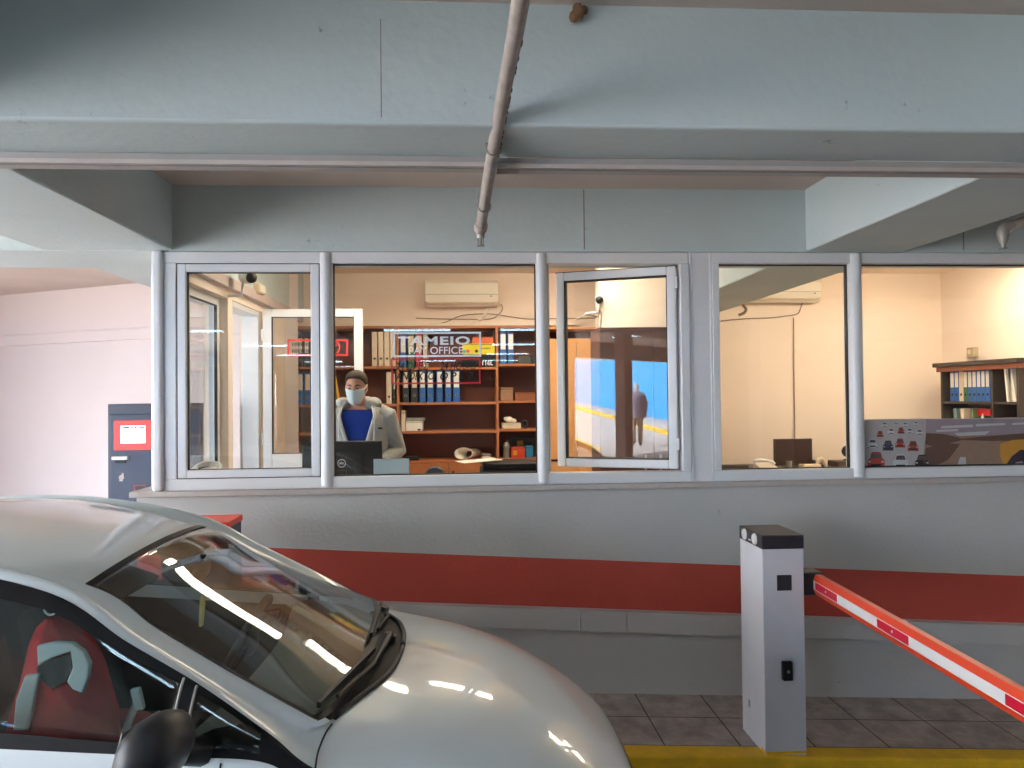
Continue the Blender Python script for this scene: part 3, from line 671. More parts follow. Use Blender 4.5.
MB().box(c + Vector((-.05, -.05, 0)), c + Vector((.05, .05, .028))).build('base', M_PAPER, t, bevel=.006); MB().obox(c + Vector((.0, 0, .046)), (.10, .05, .022), Matrix.Rotation(.12, 3, 'Y')).build('arm', M_GREY, t, bevel=.005)
m = MB(); c = Vector((xw(411, SYF, 457), SYF + .08, z)); t = thing('hole_punch', 'black flat punch on the cupboard top beside the man', 'office device', c)
MB().box(c + Vector((-.075, -.04, 0)), c + Vector((.075, .05, .02))).build('base', M_BLACK, t, bevel=.005); MB().obox(c + Vector((0, 0, .034)), (.12, .06, .018), Matrix.Rotation(-.06, 3, 'Y')).build('lever', M_DGREY, t, bevel=.005)

# wall air conditioners
def aircon(px0, px1, py0, py1, label, group):
    y1 = BY; y0 = BY - .2; x0, x1 = xw(px0, y0, 292), xw(px1, y0, 292); zt, zb = zw(460, py0, y0), zw(460, py1, y0); h = zt - zb
    t = thing('wall_air_conditioner', label, 'air conditioner', ((x0 + x1) / 2, y0 + .1, zb), None, group)
    m = MB(); pr = [(y1, zb + .01), (y0 + .06, zb), (y0 + .012, zb + .05), (y0, zb + h * .42), (y0 + .002, zt - .03), (y0 + .03, zt), (y1, zt)]
    m.prism([(x0, a, b) for a, b in pr], (x1 - x0, 0, 0)); m.build('casing', M_ACW, t, bevel=.012)
    m = MB(); m.box((x0 + .01, y0 - .004, zb + h * .44), (x1 - .01, y0 + .004, zb + h * .46)); m.build('panel_seam', M_GREY, t)
    m = MB(); m.obox(((x0 + x1) / 2, y0 + .022, zb + .045), (x1 - x0 - .08, .012, .05), Matrix.Rotation(radians(-38), 3, 'X')); m.build('louvre', mat('louvre_beige', (212, 200, 180), .5), t, bevel=.003)
    m = MB(); m.box((x1 - .09, y0 - .003, zb + h * .36), (x1 - .07, y0 + .003, zb + h * .40)); m.build('indicator', M_DGREY, t)
    return x0, x1, zb
a0, a1, az = aircon(424.5, 498.5, 280, 306, 'white split air conditioner on the back wall above the shelving', 'air conditioners')
c0, c1, cz_ = aircon(749, 822, 279.5, 302.5, 'white split air conditioner partly hidden by the ceiling beam, above the small monitor', 'air conditioners')
def cable(name, label, pts, r=.006, m_=None, n=6):
    return tag(MB().tube(pts, r, n).build(name, m_ or mat('cable_grey', (150, 132, 116), .6), smooth=60), label, 'cable')
wy = BY - .012
P = lambda x, y: (xw(x, wy, y), wy, zw(x, y, wy))
def curve(pts, n=6):
    pts = [Vector(p) for p in pts]; out = []
    for i in range(len(pts) - 1):
        p0 = pts[max(i - 1, 0)]; p1 = pts[i]; p2 = pts[i + 1]; p3 = pts[min(i + 2, len(pts) - 1)]
        for k in range(n):
            t = k / n; out.append(.5 * ((2 * p1) + (p2 - p0) * t + (2 * p0 - 5 * p1 + 4 * p2 - p3) * t * t + (3 * p1 - p0 - 3 * p2 + p3) * t ** 3))
    out.append(pts[-1]); return out
cable('drain_hose', 'short pale hose dropping from the air conditioner above the shelving', curve([P(489, 306), P(486, 312), P(482, 319), P(478, 320)]), .018, M_ACW)
cable('wall_cable', 'thin cable sagging along the wall below the air conditioner above the shelving', curve([P(432, 325), P(446, 322), P(460, 316), P(476, 314), P(492, 314), P(512, 317), P(530, 319), P(560, 318.5), P(598, 318)]))
cable('wall_cable', 'looped cable hanging from the right end of the air conditioner above the shelving', curve([P(501, 304), P(502.5, 309), P(498, 315), P(490, 319), P(470, 319.4), P(430, 318.6), P(416, 318)]))
cable('wall_cable', 'dark cable run along the wall beneath the beam hidden air conditioner', curve([P(721, 321), P(740, 319), P(768, 318), P(782, 316.5), P(797, 314), P(801, 307), P(803, 300)]), .007)
cable('wall_cable', 'vertical cable dropping down the cream wall to the small monitor', [P(793.5, 318), P(793.8, 360), P(794.3, 400), P(795, 446)], .006)
cable('drain_hose', 'short brown hose bend left of the beam hidden air conditioner', curve([P(742, 304), P(746, 309), P(744, 313), P(739, 315)]), .016)
m = MB(); m.box((LX + .0, BY - .06, Zs(325.4) + .03), (1.3, BY, Zs(325.4) + .06)); tag(m.build('cable_duct', M_ACW, bevel=.003), 'cream cable duct running along the back wall just over the shelving', 'trunking')
# cameras and lamp on the walls
def wall_camera(p, d, label, s=1.0):
    p = Vector(p); d = Vector(d).normalized(); t = thing('security_camera', label, 'security camera', p)
    MB().lathe([(0, 0), (.045 * s, 0), (.05 * s, .05 * s), (.05 * s, .09 * s), (0, .09 * s)], p, d, 20).build('housing', M_PVC, t, smooth=40, bevel=.004)
    MB().lathe([(0, .085 * s), (.043 * s, .085 * s), (.04 * s, .11 * s), (.02 * s, .125 * s), (0, .128 * s)], p, d, 20).build('lens', M_BLACK, t, smooth=40)
    MB().tube([p + d * .03 * s, p + Vector((0, 0, -.06 * s)), p + Vector((-.02, .03, -.13 * s)), p + Vector((-.135, .03, -.14 * s))], .012 * s, 8).build('bracket', M_PVC, t, smooth=60)
    return t
wall_camera(on_x(243, 277, LX + .12), (.75, -.55, -.12), 'white wall camera with black lens above the doorway, seen through the first window')
p = on_x(259, 289, LX + .05); t = thing('emergency_lamp', 'small beige box lamp beside the wall camera above the doorway', 'lamp', p)
MB().box(p + Vector((-.05, -.1, -.04)), p + Vector((.03, .1, .04))).build('housing', M_BEIGEB, t, bevel=.01); MB().box(p + Vector((.03, -.08, -.028)), p + Vector((.036, .08, .028))).build('diffuser', M_PAPER, t)
wall_camera((1.335, 7.36, zw(600, 300, 7.36)), (-.25, -1, -.1), 'white dome camera on the partition edge, seen through the open sash', .9)
# router tangle below it
p = Vector((1.318, 7.44, zw(600, 317, 7.44)))
cable('cable_tangle', 'grey tangle of cables on the partition edge below the dome camera', curve([p, p + Vector((-.1, -.02, .02)), p + Vector((-.2, 0, -.02)), p + Vector((-.08, -.03, .03)), p + Vector((.03, -.04, .05)), p + Vector((.02, -.05, -.12)), p + Vector((.03, -.05, -.3))]), .008, M_GREY)

# right hand bookcase on the side wall
bxf, bxb = 5.2, 5.5
by1, by0 = on_x(940.5, 380, bxf).y, on_x(1018.5, 380, bxf).y
zt_ = zw(940, 367.5, on_x(940, 380, bxf).y)
bc = thing('bookcase', 'dark bookcase with reddish cornice on the cream side wall, rightmost in view', 'bookcase', ((bxf + bxb) / 2, (by0 + by1) / 2, FZ))
M_DWOOD = mat('dark_wood', (62, 52, 46), .5, var=.1)
ym = on_x(992.5, 380, bxf).y; tt = .03
m = MB()
for y in (by0, ym, by1 - tt): m.box((bxf, y, FZ), (bxb, y + tt, zt_))
m.build('carcass', M_DWOOD, bc, bevel=.002); MB().box((bxb - .012, by0, FZ), (bxb, by1, zt_)).build('back_panel', M_DWOOD, bc)
m = MB(); m.box((bxf - .06, by0 - .06, zt_), (bxb, by1 + .05, zt_ + .045)); m.box((bxf - .03, by0 - .03, zt_ - .05), (bxb, by1 + .03, zt_), 1); m.build('cornice', [M_DWOOD, mat('cornice_red_wood', (150, 84, 60), .5)], bc, bevel=.005)
def zx(px, py): return on_x(px, py, bxf).z
bz = [zx(970, 401.5), zx(970, 401.5) - .345, zx(970, 401.5) - .75, FZ + .1]
for z in bz:
    for a, b in ((by0 + tt, ym), (ym + tt, by1 - tt)): MB().box((bxf + .01, a, z - .025), (bxb - .012, b, z)).build('shelf', M_DWOOD, bc)
def side_binder(px, py_, w, col, lab, label, h, z, tilt=0, grp=None, hole=True):
    y = on_x(px, 390, bxf + .03).y
    t = thing('lever_arch_binder', label, 'binder', (bxf + .03, y, z + .001), (tilt, 0, 0), grp)
    a = MB(); a.box((0, -w / 2, 0), (.25, w / 2, h)); a.build('cover', col, t, local=True, bevel=.003)
    if lab: MB().box((-.0012, -w / 2 + .008, h * .46), (0, w / 2 - .008, h * .95)).build('spine_label', lab, t, local=True)
    if hole: MB().lathe([(0, 0), (.014, 0), (.014, .002), (0, .002)], (-.002, 0, h * .22), (1, 0, 0), 14).build('finger_ring', M_BLACK, t, local=True)
gg = 'binders in the dark bookcase'
cols = [M_BLUEB, M_BLUEB, M_BEIGEB, M_GREENB] + [M_BLUEB] * 5
lbs = ['leftmost blue binder on the upper shelf of the dark bookcase', 'blue binder left of the beige one in the dark bookcase', 'single beige binder among the blue ones in the dark bookcase', 'single green binder with white label in the dark bookcase',
       'first blue binder right of the green one in the dark bookcase', 'second blue binder right of the green one in the dark bookcase', 'third blue binder right of the green one in the dark bookcase', 'fourth blue binder right of the green one in the dark bookcase', 'last blue binder before the divider in the dark bookcase']
for i in range(9):
    a, b = 950.2 + i * 4.42, 954.3 + i * 4.42
    wv = abs(on_x(a, 390, bxf + .03).y - on_x(b, 390, bxf + .03).y)
    side_binder((a + b) / 2, 0, wv, cols[i], M_PAPER if i != 2 else None, lbs[i], .32, bz[0], 0, gg)
for px, lb, w_, tl, col in ((1007.5, 'white folder leaning on the upper shelf right of the bookcase divider', .03, -.1, M_PAPER), (1011, 'grey folder beside the leaning white folder, right bookcase column', .035, -.06, M_GREY), (1014.5, 'white and red folder slanting at the right end of the bookcase', .05, -.2, M_PAPER)):
    side_binder(px, 0, w_, col, None, lb, .33, bz[0], tl, 'leaning folders', False)
for px, lb, w_, tl, col in ((956, 'pale teal book leaning on the lower shelf of the dark bookcase', .05, -.12, mat('book_teal', (120, 150, 150), .5)), (963, 'cream book leaning behind the teal book in the bookcase', .05, -.1, M_BEIGEB), (973, 'green book leaning left of the red star decoration', .04, -.1, mat('book_green', (96, 120, 84), .5))):
    side_binder(px, 0, w_, col, None, lb, .27, bz[1], tl, 'leaning books', False)
z = bz[1] + .002; y = on_x(982, 410, bxf + .06).y
t = thing('star_decoration', 'red and white desk calendar shaped ornament beside the green book', 'ornament', (bxf + .06, y, z))
m = MB(); m.box((bxf + .05, y - .09, z), (bxf + .08, y + .09, z + .05)); m.build('base', mat('ornament_red', (214, 28, 40), .5), t)  # plain red colour, no emission
m = MB(); pts = []
for k in range(10):
    r = .09 if k % 2 == 0 else .04; pts.append((bxf + .06, y + r * sin(2 * pi * k / 10), z + .13 + r * cos(2 * pi * k / 10)))
m.prism(pts, (.012, 0, 0)); m.build('star', M_PAPER, t); MB().box((bxf + .075, y - .1, z + .2), (bxf + .1, y + .1, z + .27)).build('red_panel', MATS['ornament_red'], t)
y = on_x(1012, 413, bxf + .05).y; t = thing('trinket_box', 'gilded brown box on the lower shelf right of the bookcase divider', 'box', (bxf + .15, y, z))
MB().box((bxf + .05, y - .13, z), (bxf + .25, y + .13, z + .19)).build('body', mat('gilt', (176, 130, 66), .4, var=.3, scale=30), t, bevel=.01); MB().box((bxf + .04, y - .14, z + .15), (bxf + .26, y + .14, z + .17)).build('lid_band', mat('gilt_dark', (110, 76, 40), .4), t)
p = on_x(972.5, 352.5, RX - .031); t = thing('thermostat', 'small beige thermostat box on the side wall above the dark bookcase', 'thermostat', p)
MB().box(p + Vector((-.03, -.055, -.055)), p + Vector((.03, .055, .055))).build('housing', mat('thermo_beige', (176, 160, 130), .5), t, bevel=.006); MB().lathe([(0, 0), (.025, 0), (.022, .012), (0, .013)], p + Vector((-.042, 0, .005)), (1, 0, 0), 18).build('dial', M_BEIGEB, t)

# desks
M_DESK = mat('desk_top', (92, 70, 56), .45, var=.08)
def desk(name, label, x0, x1, y0, y1, zt, col):
    t = thing(name, label, 'desk', ((x0 + x1) / 2, (y0 + y1) / 2, FZ))
    MB().box((x0, y0, zt - .03), (x1, y1, zt)).build('tabletop', col, t, bevel=.004)
    for x in (x0 + .03, x1 - .03):
        for y in (y0 + .03, y1 - .03): MB().box((x - .025, y - .025, FZ), (x + .025, y + .025, zt - .03)).build('leg', M_DGREY, t)
    MB().box((x0 + .06, y1 - .05, FZ + .3), (x1 - .06, y1 - .035, zt - .03)).build('modesty_panel', col, t)
    return t
DZ = FZ + .76
desk('service_counter', 'long cashier counter directly behind the second window', -1.66, .55, 5.04, 5.38, DZ, M_DESK)
D2 = zw(790, 470.8, 7.6); desk('office_desk', 'dark desk against the cream wall, behind the fourth window', 2.35, 4.3, 7.6, 8.4, D2, mat('desk_dark', (60, 46, 40), .45))
def monitor(name, label, x0, x1, zb, zt, y, zdesk, back=False, logo=None, tilt=0, col=M_BLACK):
    cx = (x0 + x1) / 2
    t = thing(name, label, 'monitor', (cx, y + .06, zdesk))
    s_ = 1 if not back else -1
    m = MB(); m.box((x0, y, zb), (x1, y + .035, zt)); m.build('casing', col, t, bevel=.006)
    if back:
        MB().box((cx - .13, y - .022, (zb + zt) / 2 - .12), (cx + .13, y, (zb + zt) / 2 + .1)).build('rear_housing', col, t, bevel=.01)
        MB().box((x0 + .015, y + .035, zb + .015), (x1 - .015, y + .037, zt - .015)).build('screen', mat('screen_dim', (120, 140, 160), .3, emit=.5), t)
    else: MB().box((x0 + .014, y - .002, zb + .014), (x1 - .014, y, zt - .014)).build('screen', mat('screen_brown', (58, 36, 28), .25), t)
    MB().box((cx - .03, y + .035 if not back else y - .04, zdesk + .012), (cx + .03, y + .06 if not back else y, zb + .14)).build('neck', col, t)
    MB().lathe([(0, 0), (.1, 0), (.1, .006), (.06, .014), (0, .016)], (cx, y + .06, zdesk + .001), (0, 0, 1), 24).build('foot', col, t)
    return t, cx
my = 5.12
x0, x1 = xw(302, my, 460), xw(382, my, 460); zt = zw(360, 441, my)
t, cx = monitor('computer_monitor', 'back of a black monitor with round DELL badge, in front of the masked man', x0, x1, zt - .33, zt, my, DZ, back=True, col=mat('monitor_back', (26, 24, 25), .4, var=.04))
lz = zw(342, 463, my); m = MB(); m.torus((cx, my - .0235, lz), .025, .002, (0, 1, 0), 28, 6); add_text(m, 'DELL', (cx - .017, my - .0235, lz - .006), .034, .012, bold=.015); m.build('badge', M_SILVER, t)
yb = 7.95; x0, x1 = xw(774.5, yb, 455), xw(812.5, yb, 455)
monitor('computer_monitor', 'small dark brown screen monitor on the desk behind the fourth window', x0, x1, zw(793, 465.5, yb), zw(793, 438.8, yb), yb, D2, col=mat('monitor_brown', (44, 30, 24), .4))
# things on the counter
p0, p1 = xw(373.5, 4.80, 468), xw(409, 4.80, 468)
tag(MB().box((p0, 4.802, ZS - .10), (p1, 4.812, zw(390, 459, 4.80))).build('notice_card', mat('card_white', (206, 220, 222), .5, var=.01)), 'plain white card standing against the glass, right of the black monitor', 'card')
c = Vector((xw(435, 4.98, 470), 4.985, 1.38)); r = .062
t = thing('tape_dispenser', 'round dark blue dispenser with pale core on the counter', 'tape dispenser', c)
MB().lathe([(0, 0), (r * .9, 0), (r, .012), (r, .05), (r * .9, .062), (0, .062)], c + Vector((0, -.03, r * .18)), (0, 1, 0), 28).build('wheel', mat('dispenser_blue', (44, 58, 84), .35), t, smooth=40)
MB().lathe([(0, 0), (r * .3, 0), (r * .3, .006), (0, .007)], c + Vector((0, -.037, r * .22)), (0, 1, 0), 18).build('core', M_PAPER, t)
MB().box(c + Vector((-r * .95, -.045, .001)), c + Vector((r * .95, .045, .012))).build('base', M_DGREY, t, bevel=.004)
yq = 5.6
t = thing('printer', 'dark office printer standing low behind the counter, papers on top', 'printer', (xw(509, yq, 470), yq + .2, FZ))
x0, x1 = xw(481, yq, 470), xw(539, yq, 470); zt = zw(505, 463.5, yq)
MB().box((x0, yq, FZ + .001), (x1, yq + .42, zt - .05)).build('body', M_DGREY, t, bevel=.015); MB().box((x0 + .015, yq + .01, zt - .05), (x1 - .015, yq + .4, zt)).build('lid', M_BLACK, t, bevel=.01)
MB().box((x0 + .05, yq - .004, zt - .2), (x1 - .05, yq + .002, zt - .17)).build('paper_slot', M_BLACK, t)
m = MB(); a = Vector((xw(468, yq, 462), yq - .02, zt + .001)); m.obox((a.x + .08, yq + .12, zt + .014), (.30, .21, .004), Matrix.Rotation(.35, 3, 'Z') @ Matrix.Rotation(-.04, 3, 'Y'))
tag(m.build('paper_sheet', M_PAPER), 'white sheet lying over the edge of the dark printer', 'paper')
# white cable coil on the counter, first window
c = Vector((xw(205, 4.98, 470), 4.98, 1.38)); m = MB()
zc = zw(205, 471, 5.0)
t = thing('paper_tray', 'beige tray on the counter end, seen through the first window', 'tray', (c.x, 4.98, 1.38))
MB().box((xw(192, 5.0, 470), 4.935, 1.381), (xw(262, 5.0, 470), 5.03, zc - .012)).build('body', M_TAN, t, bevel=.006); MB().box((xw(196, 5.0, 470), 4.94, zc - .012), (xw(258, 5.0, 470), 5.025, zc - .009)).build('lining', M_BEIGEB, t)
m = MB()
for k in range(3): m.torus((c.x + .01 * k, 4.985, zc + .004 + .012 * k), .09 - .008 * k, .009, (.05 * k, -.35, 1), 28, 8)
tag(m.build('cable_coil', M_PVC, smooth=180), 'white cable coil lying in the beige tray behind the first window', 'cable')
# things on the desk behind window 4
t = thing('office_chair', 'dark mesh office chair back, low at the left of the fourth window', 'chair', (xw(735, 7.3, 470), 7.3, FZ))
cx = xw(735, 7.2, 468); zt = zw(735, 465.3, 7.2)
m = MB(); m.box((cx - .25, 7.17, zt - .45), (cx + .13, 7.21, zt)); m.build('backrest', mat('chair_mesh', (58, 50, 46), .8, var=.3, scale=60), t, bevel=.03, seg=4)
MB().box((cx - .28, 7.2, FZ + .44), (cx + .16, 7.62, FZ + .5)).build('seat', M_BLACK, t, bevel=.02)
MB().tube([(cx - .06, 7.4, FZ + .08), (cx - .06, 7.4, FZ + .44)], .03, 12).build('gas_column', M_GREY, t)
MB().tube([(cx - .06, 7.19, zt - .3), (cx - .06, 7.17, FZ + .5), (cx - .06, 7.3, FZ + .44)], .02, 8).build('spine', M_DGREY, t)
for k in range(5):
    a = 2 * pi * k / 5; e = Vector((cx - .06 + .27 * cos(a), 7.4 + .27 * sin(a), FZ + .06)); l = MB().tube([(cx - .06, 7.4, FZ + .09), e], .018, 8).build('foot_spoke', M_BLACK, t); MB().lathe([(0, -.012), (.026, -.012), (.026, .012), (0, .012)], e - Vector((0, 0, .032)), (cos(a + 1.57), sin(a + 1.57), 0), 14).build('caster', M_DGREY, l)
yd = 7.8
def dk(px, py): return Vector((xw(px, yd, py), yd, D2 + .001))
c = dk(766, 466); t = thing('desk_phone', 'white desk telephone left of the small monitor', 'telephone', c)
MB().hexa([c + Vector(v) for v in ((-.10, -.08, 0), (.09, -.08, 0), (.09, .1, 0), (-.10, .1, 0), (-.10, -.08, .03), (.09, -.08, .03), (.09, .1, .06), (-.10, .1, .06))]).build('base', M_PAPER, t, bevel=.006)
MB().tube(curve([c + Vector((-.12, 0, .08)), c + Vector((-.08, 0, .095)), c + Vector((0, 0, .09)), c + Vector((.06, 0, .075)), c + Vector((.09, 0, .05))]), .018, 10).build('handset', M_PVC, t, smooth=60)
c = dk(785, 466); tag(MB().lathe([(.0, 0), (.026, 0), (.03, .05), (.031, .09), (.027, .09), (.024, .01), (0, .01)], c - Vector((0, .1, 0)), (0, 0, 1), 18).build('drinking_glass', M_GREY, smooth=40), 'small glass tumbler in front of the small monitor', 'glass')
c = dk(805, 466); t = thing('card_reader', 'low white box in front of the small monitor, right side', 'office device', c - Vector((0, .12, 0))); c -= Vector((0, .12, 0))
MB().box(c + Vector((-.1, -.06, 0)), c + Vector((.09, .06, .055))).build('body', M_BEIGEB, t, bevel=.008); MB().box(c + Vector((-.06, -.0615, .02)), c + Vector((.03, -.06, .026))).build('slot', M_BLACK, t)
c = dk(821, 466); t = thing('telephone', 'cream telephone with curved handset right of the small monitor', 'telephone', c)
MB().hexa([c + Vector(v) for v in ((-.06, -.08, 0), (.07, -.08, 0), (.07, .1, 0), (-.06, .1, 0), (-.06, -.08, .05), (.07, -.08, .03), (.07, .1, .05), (-.06, .1, .09))]).build('base', M_DGREY, t, bevel=.006)
MB().tube(curve([c + Vector((-.075, -.07, .03)), c + Vector((-.06, -.07, .085)), c + Vector((-.03, -.07, .1)), c + Vector((0, -.07, .075)), c + Vector((.02, -.07, .02))]), .02, 10).build('handset', M_BEIGEB, t, smooth=60)
c = dk(846, 464); t = thing('desk_drawer_box', 'dark wooden box at the right end of the desk under the webcam', 'box', c)
bh = zw(846, 460.5, yd) - D2 - .002
MB().box(c + Vector((-.14, -.1, 0)), c + Vector((.16, .12, bh))).build('body', MATS['desk_dark'], t, bevel=.006); MB().box(c + Vector((-.12, -.104, bh * .3)), c + Vector((.14, -.1, bh * .8))).build('drawer_front', M_DESK, t)
c2 = c + Vector((.02, 0, bh + .001)); t = thing('webcam', 'black ball webcam with grey lens on the dark wooden box', 'webcam', c2)
MB().lathe([(0, 0), (.045, 0), (.04, .015), (.012, .022), (.012, .05), (0, .05)], c2, (0, 0, 1), 18).build('stand', M_BLACK, t, smooth=40)
MB().ell(c2 + Vector((0, 0, .095)), (.062, .058, .062), 20).build('ball', M_BLACK, t, smooth=180); MB().lathe([(.0, 0), (.03, 0), (.03, .02), (0, .02)], c2 + Vector((-.012, -.07, .1)), (.2, 1, 0), 18).build('lens', M_GREY, t)
# yellow umbrella handle glimpsed by the mullion
tag(MB().tube([(xw(334.5, 7.6, 376), 7.6, zw(334.5, 376, 7.6)), (xw(338, 7.6, 396), 7.6, zw(338, 396, 7.6)), (xw(352, 7.6, 460), 7.6, FZ)], .014, 8).build('broom_handle', mat('handle_yellow', (232, 176, 60), .5)), 'yellow broom handle leaning behind the masked man', 'broom handle')
# office ceiling lamps
M_OLAMPR = mat('office_lamp_warm', (255, 255, 255), .3, emit=27, ecol=(255, 234, 204))
def office_lamp(x, y, lx, ly, label):
    t = thing('ceiling_lamp', label, 'ceiling lamp', (x, y, CZ), None, 'office ceiling lamps')
    m = MB(); m.box((x - lx / 2, y - ly / 2, CZ - .06), (x + lx / 2, y + ly / 2, CZ + .002)); m.build('housing', M_PVC, t)
    MB().box((x - lx / 2 + .015, y - ly / 2 + .015, CZ - .125), (x + lx / 2 - .015, y + ly / 2 - .015, CZ - .06)).build('diffuser', M_OLAMP if x < 2 else M_OLAMPR, t)
OL = [(-.5, 6.1, 1.2, .3, 'bright ceiling lamp over the masked man'), (.9, 6.9, 1.2, .3, 'bright ceiling lamp in front of the shelving'), (3.6, 6.4, 1.2, .3, 'bright ceiling lamp over the right hand desk'), (4.7, 6.9, 1.2, .3, 'bright ceiling lamp before the dark bookcase')]
for a in OL: office_lamp(*a)

# ================================================================== BARRIER
bx0, bx1, by_0, by_1 = 1.538, 1.757, 3.9, 4.22
bz0 = slab(1.65); bcz = 1.094; btz = 1.166
bar = thing('parking_barrier', 'white parking barrier post with dark cap and lowered red white arm', 'barrier', ((bx0 + bx1) / 2, (by_0 + by_1) / 2, bz0))
ca = MB(); ca.hexa([(bx0, by_0, slab(bx0) - .006), (bx1, by_0, slab(bx1) - .002), (bx1, by_1, slab(bx1) - .002), (bx0, by_1, slab(bx0) - .006), (bx0, by_0, bcz), (bx1, by_0, bcz), (bx1, by_1, bcz), (bx0, by_1, bcz)])
cab = ca.build('cabinet', M_POST, bar, bevel=.004)
MB().box((bx0 - .003, by_0 - .003, bcz), (bx1 + .003, by_1 + .003, btz)).build('cap', M_CAP, bar, bevel=.006)
lm = mat('lamp_lens', (226, 226, 222), .25)
for y in (by_0 + .09, by_0 + .235): MB().lathe([(0, 0), (.026, 0), (.03, .006), (.03, .012), (0, .012)], (bx0 - .012, y, (bcz + btz) / 2 + .002), (1, 0, 0), 22).build('signal_lamp', lm, bar)
MB().box((bx0 - .005, by_0 + .15, bcz + .016), (bx0 - .002, by_0 + .18, bcz + .024)).build('cap_mark', lm, bar)
P1 = lambda x, y: on_y(x, y, by_0)
a, b = P1(776.5, 575), P1(791.5, 590.3); MB().box((a.x, by_0 - .007, b.z), (b.x, by_0, a.z)).build('cover_plate', M_DGREY, bar, bevel=.006)
a, b = P1(781, 660.5), P1(791, 679); lk = MB().box((a.x, by_0 - .03, b.z), (b.x, by_0, a.z)).build('lock', M_BLACK, bar, bevel=.005)
MB().lathe([(0, 0), (.008, 0), (.008, .004), (0, .004)], ((a.x + b.x) / 2, by_0 - .034, (a.z + b.z) / 2), (0, 1, 0), 12).build('keyhole', M_GREY, lk)
yp = MB(); yp.box((bx0 + .005, by_0 - .0012, slab(1.6) + .004), (bx1 - .003, by_0, slab(1.6) + .018)); yp.box((bx0 - .0012, by_0, slab(bx0) + .004), (bx0, by_0 + .05, slab(bx0) + .022)); yp.build('paint_splash', M_YEL, bar)
MB().box((bx0 - .0008, by_0 + .20, slab(1.5) + .16), (bx0, by_0 + .225, slab(1.5) + .20)).build('scuff', mat('scuff', (150, 150, 156), .7), bar)
az = .893; ax0, ax1 = 1.832, 1.887; ay0, ay1 = 4.0, -.35; ah = .052
MB().lathe([(0, 0), (.062, 0), (.072, .008), (.072, .03), (.06, .036), (0, .036)], (bx1 - .002, 4.02, az + .005), (1, 0, 0), 28).build('arm_hub', M_BLACK, bar, smooth=40)
m = MB(); m.prism([(ax0 + .012, ay0, az - ah + .012), (ax0, ay0, az - ah + .028), (ax0, ay0, az + ah - .028), (ax0 + .012, ay0, az + ah - .012), (ax1 - .012, ay0, az + ah - .012), (ax1, ay0, az + ah - .028), (ax1, ay0, az - ah + .028), (ax1 - .012, ay0, az - ah + .012)], (0, ay1 - ay0, 0))
arm = m.build('arm', M_SILVER, bar)
m = MB()
m.prism([(ax0 - .001, ay0 - .03, az + ah - .029), (ax0 + .012, ay0 - .03, az + ah), (ax1 - .012, ay0 - .03, az + ah), (ax1 + .001, ay0 - .03, az + ah - .029), (ax1 - .012, ay0 - .03, az + ah - .014), (ax0 + .012, ay0 - .03, az + ah - .014)], (0, ay1 - ay0 + .03, 0))
m.prism([(ax0 - .001, ay0 - .03, az - ah + .029), (ax0 + .012, ay0 - .03, az - ah + .014), (ax1 - .012, ay0 - .03, az - ah + .014), (ax1 + .001, ay0 - .03, az - ah + .029), (ax1 - .012, ay0 - .03, az - ah), (ax0 + .012, ay0 - .03, az - ah)], (0, ay1 - ay0 + .03, 0))
m.build('edge_strip', M_ORANGE, arm)
for a, b in ((3.93, 3.70), (3.33, 3.09), (2.52, 2.28), (1.72, 1.48), (.92, .68), (.12, -.12)):
    s_ = MB().box((ax0 - .0016, a, az - .019), (ax0, b, az + .019)).build('reflector', M_CRIM, arm)
    MB().lathe([(0, 0), (.006, 0), (.006, .001), (0, .001)], (ax0 - .0026, (a + b) / 2, az), (1, 0, 0), 12).build('dot', M_SILVER, s_)
def dip(o):                                    # the arm hangs slightly towards its free end
    for v in o.data.vertices: v.co.z -= .027 * max(0, 3.97 - (v.co.y + ORG[bar.name].y))
    for ch in o.children: dip(ch)
dip(arm)
m = MB(); m.box((bx1 + .03, ay0 - .045, az - .06), (ax1 + .004, ay0 + .07, az + .062)); m.build('arm_clamp', M_DGREY, bar, bevel=.012)

# ================================================================== TICKET TERMINAL BY THE WALL
tx0, tx1, ty0, ty1 = -1.60, -1.235, 4.15, 4.42; tz = 1.252
tt_ = thing('ticket_terminal', 'navy ticket column with orange red lid, between the car and the office wall', 'ticket machine', ((tx0 + tx1) / 2, 4.28, slab(-1.46)))
MB().box((tx0 + .01, ty0 + .02, slab(-1.46)), (tx1 - .006, ty1 - .01, tz - .035)).build('column', M_NAVY, tt_, bevel=.006)
MB().box((tx0, ty0, tz - .035), (tx1, ty1, tz)).build('lid', M_ORANGE, tt_, bevel=.006)
MB().box((tx0 + .06, ty0 + .012, tz - .25), (tx1 - .06, ty0 + .02, tz - .1)).build('screen', M_BLACK, tt_); MB().box((tx0 + .09, ty0 + .01, tz - .42), (tx1 - .09, ty0 + .02, tz - .39)).build('ticket_slot', M_GREY, tt_)
MB().lathe([(0, 0), (.022, 0), (.022, .01), (0, .012)], ((tx0 + tx1) / 2, ty0 + .008, tz - .32), (0, 1, 0), 18).build('button', M_ORANGE, tt_)

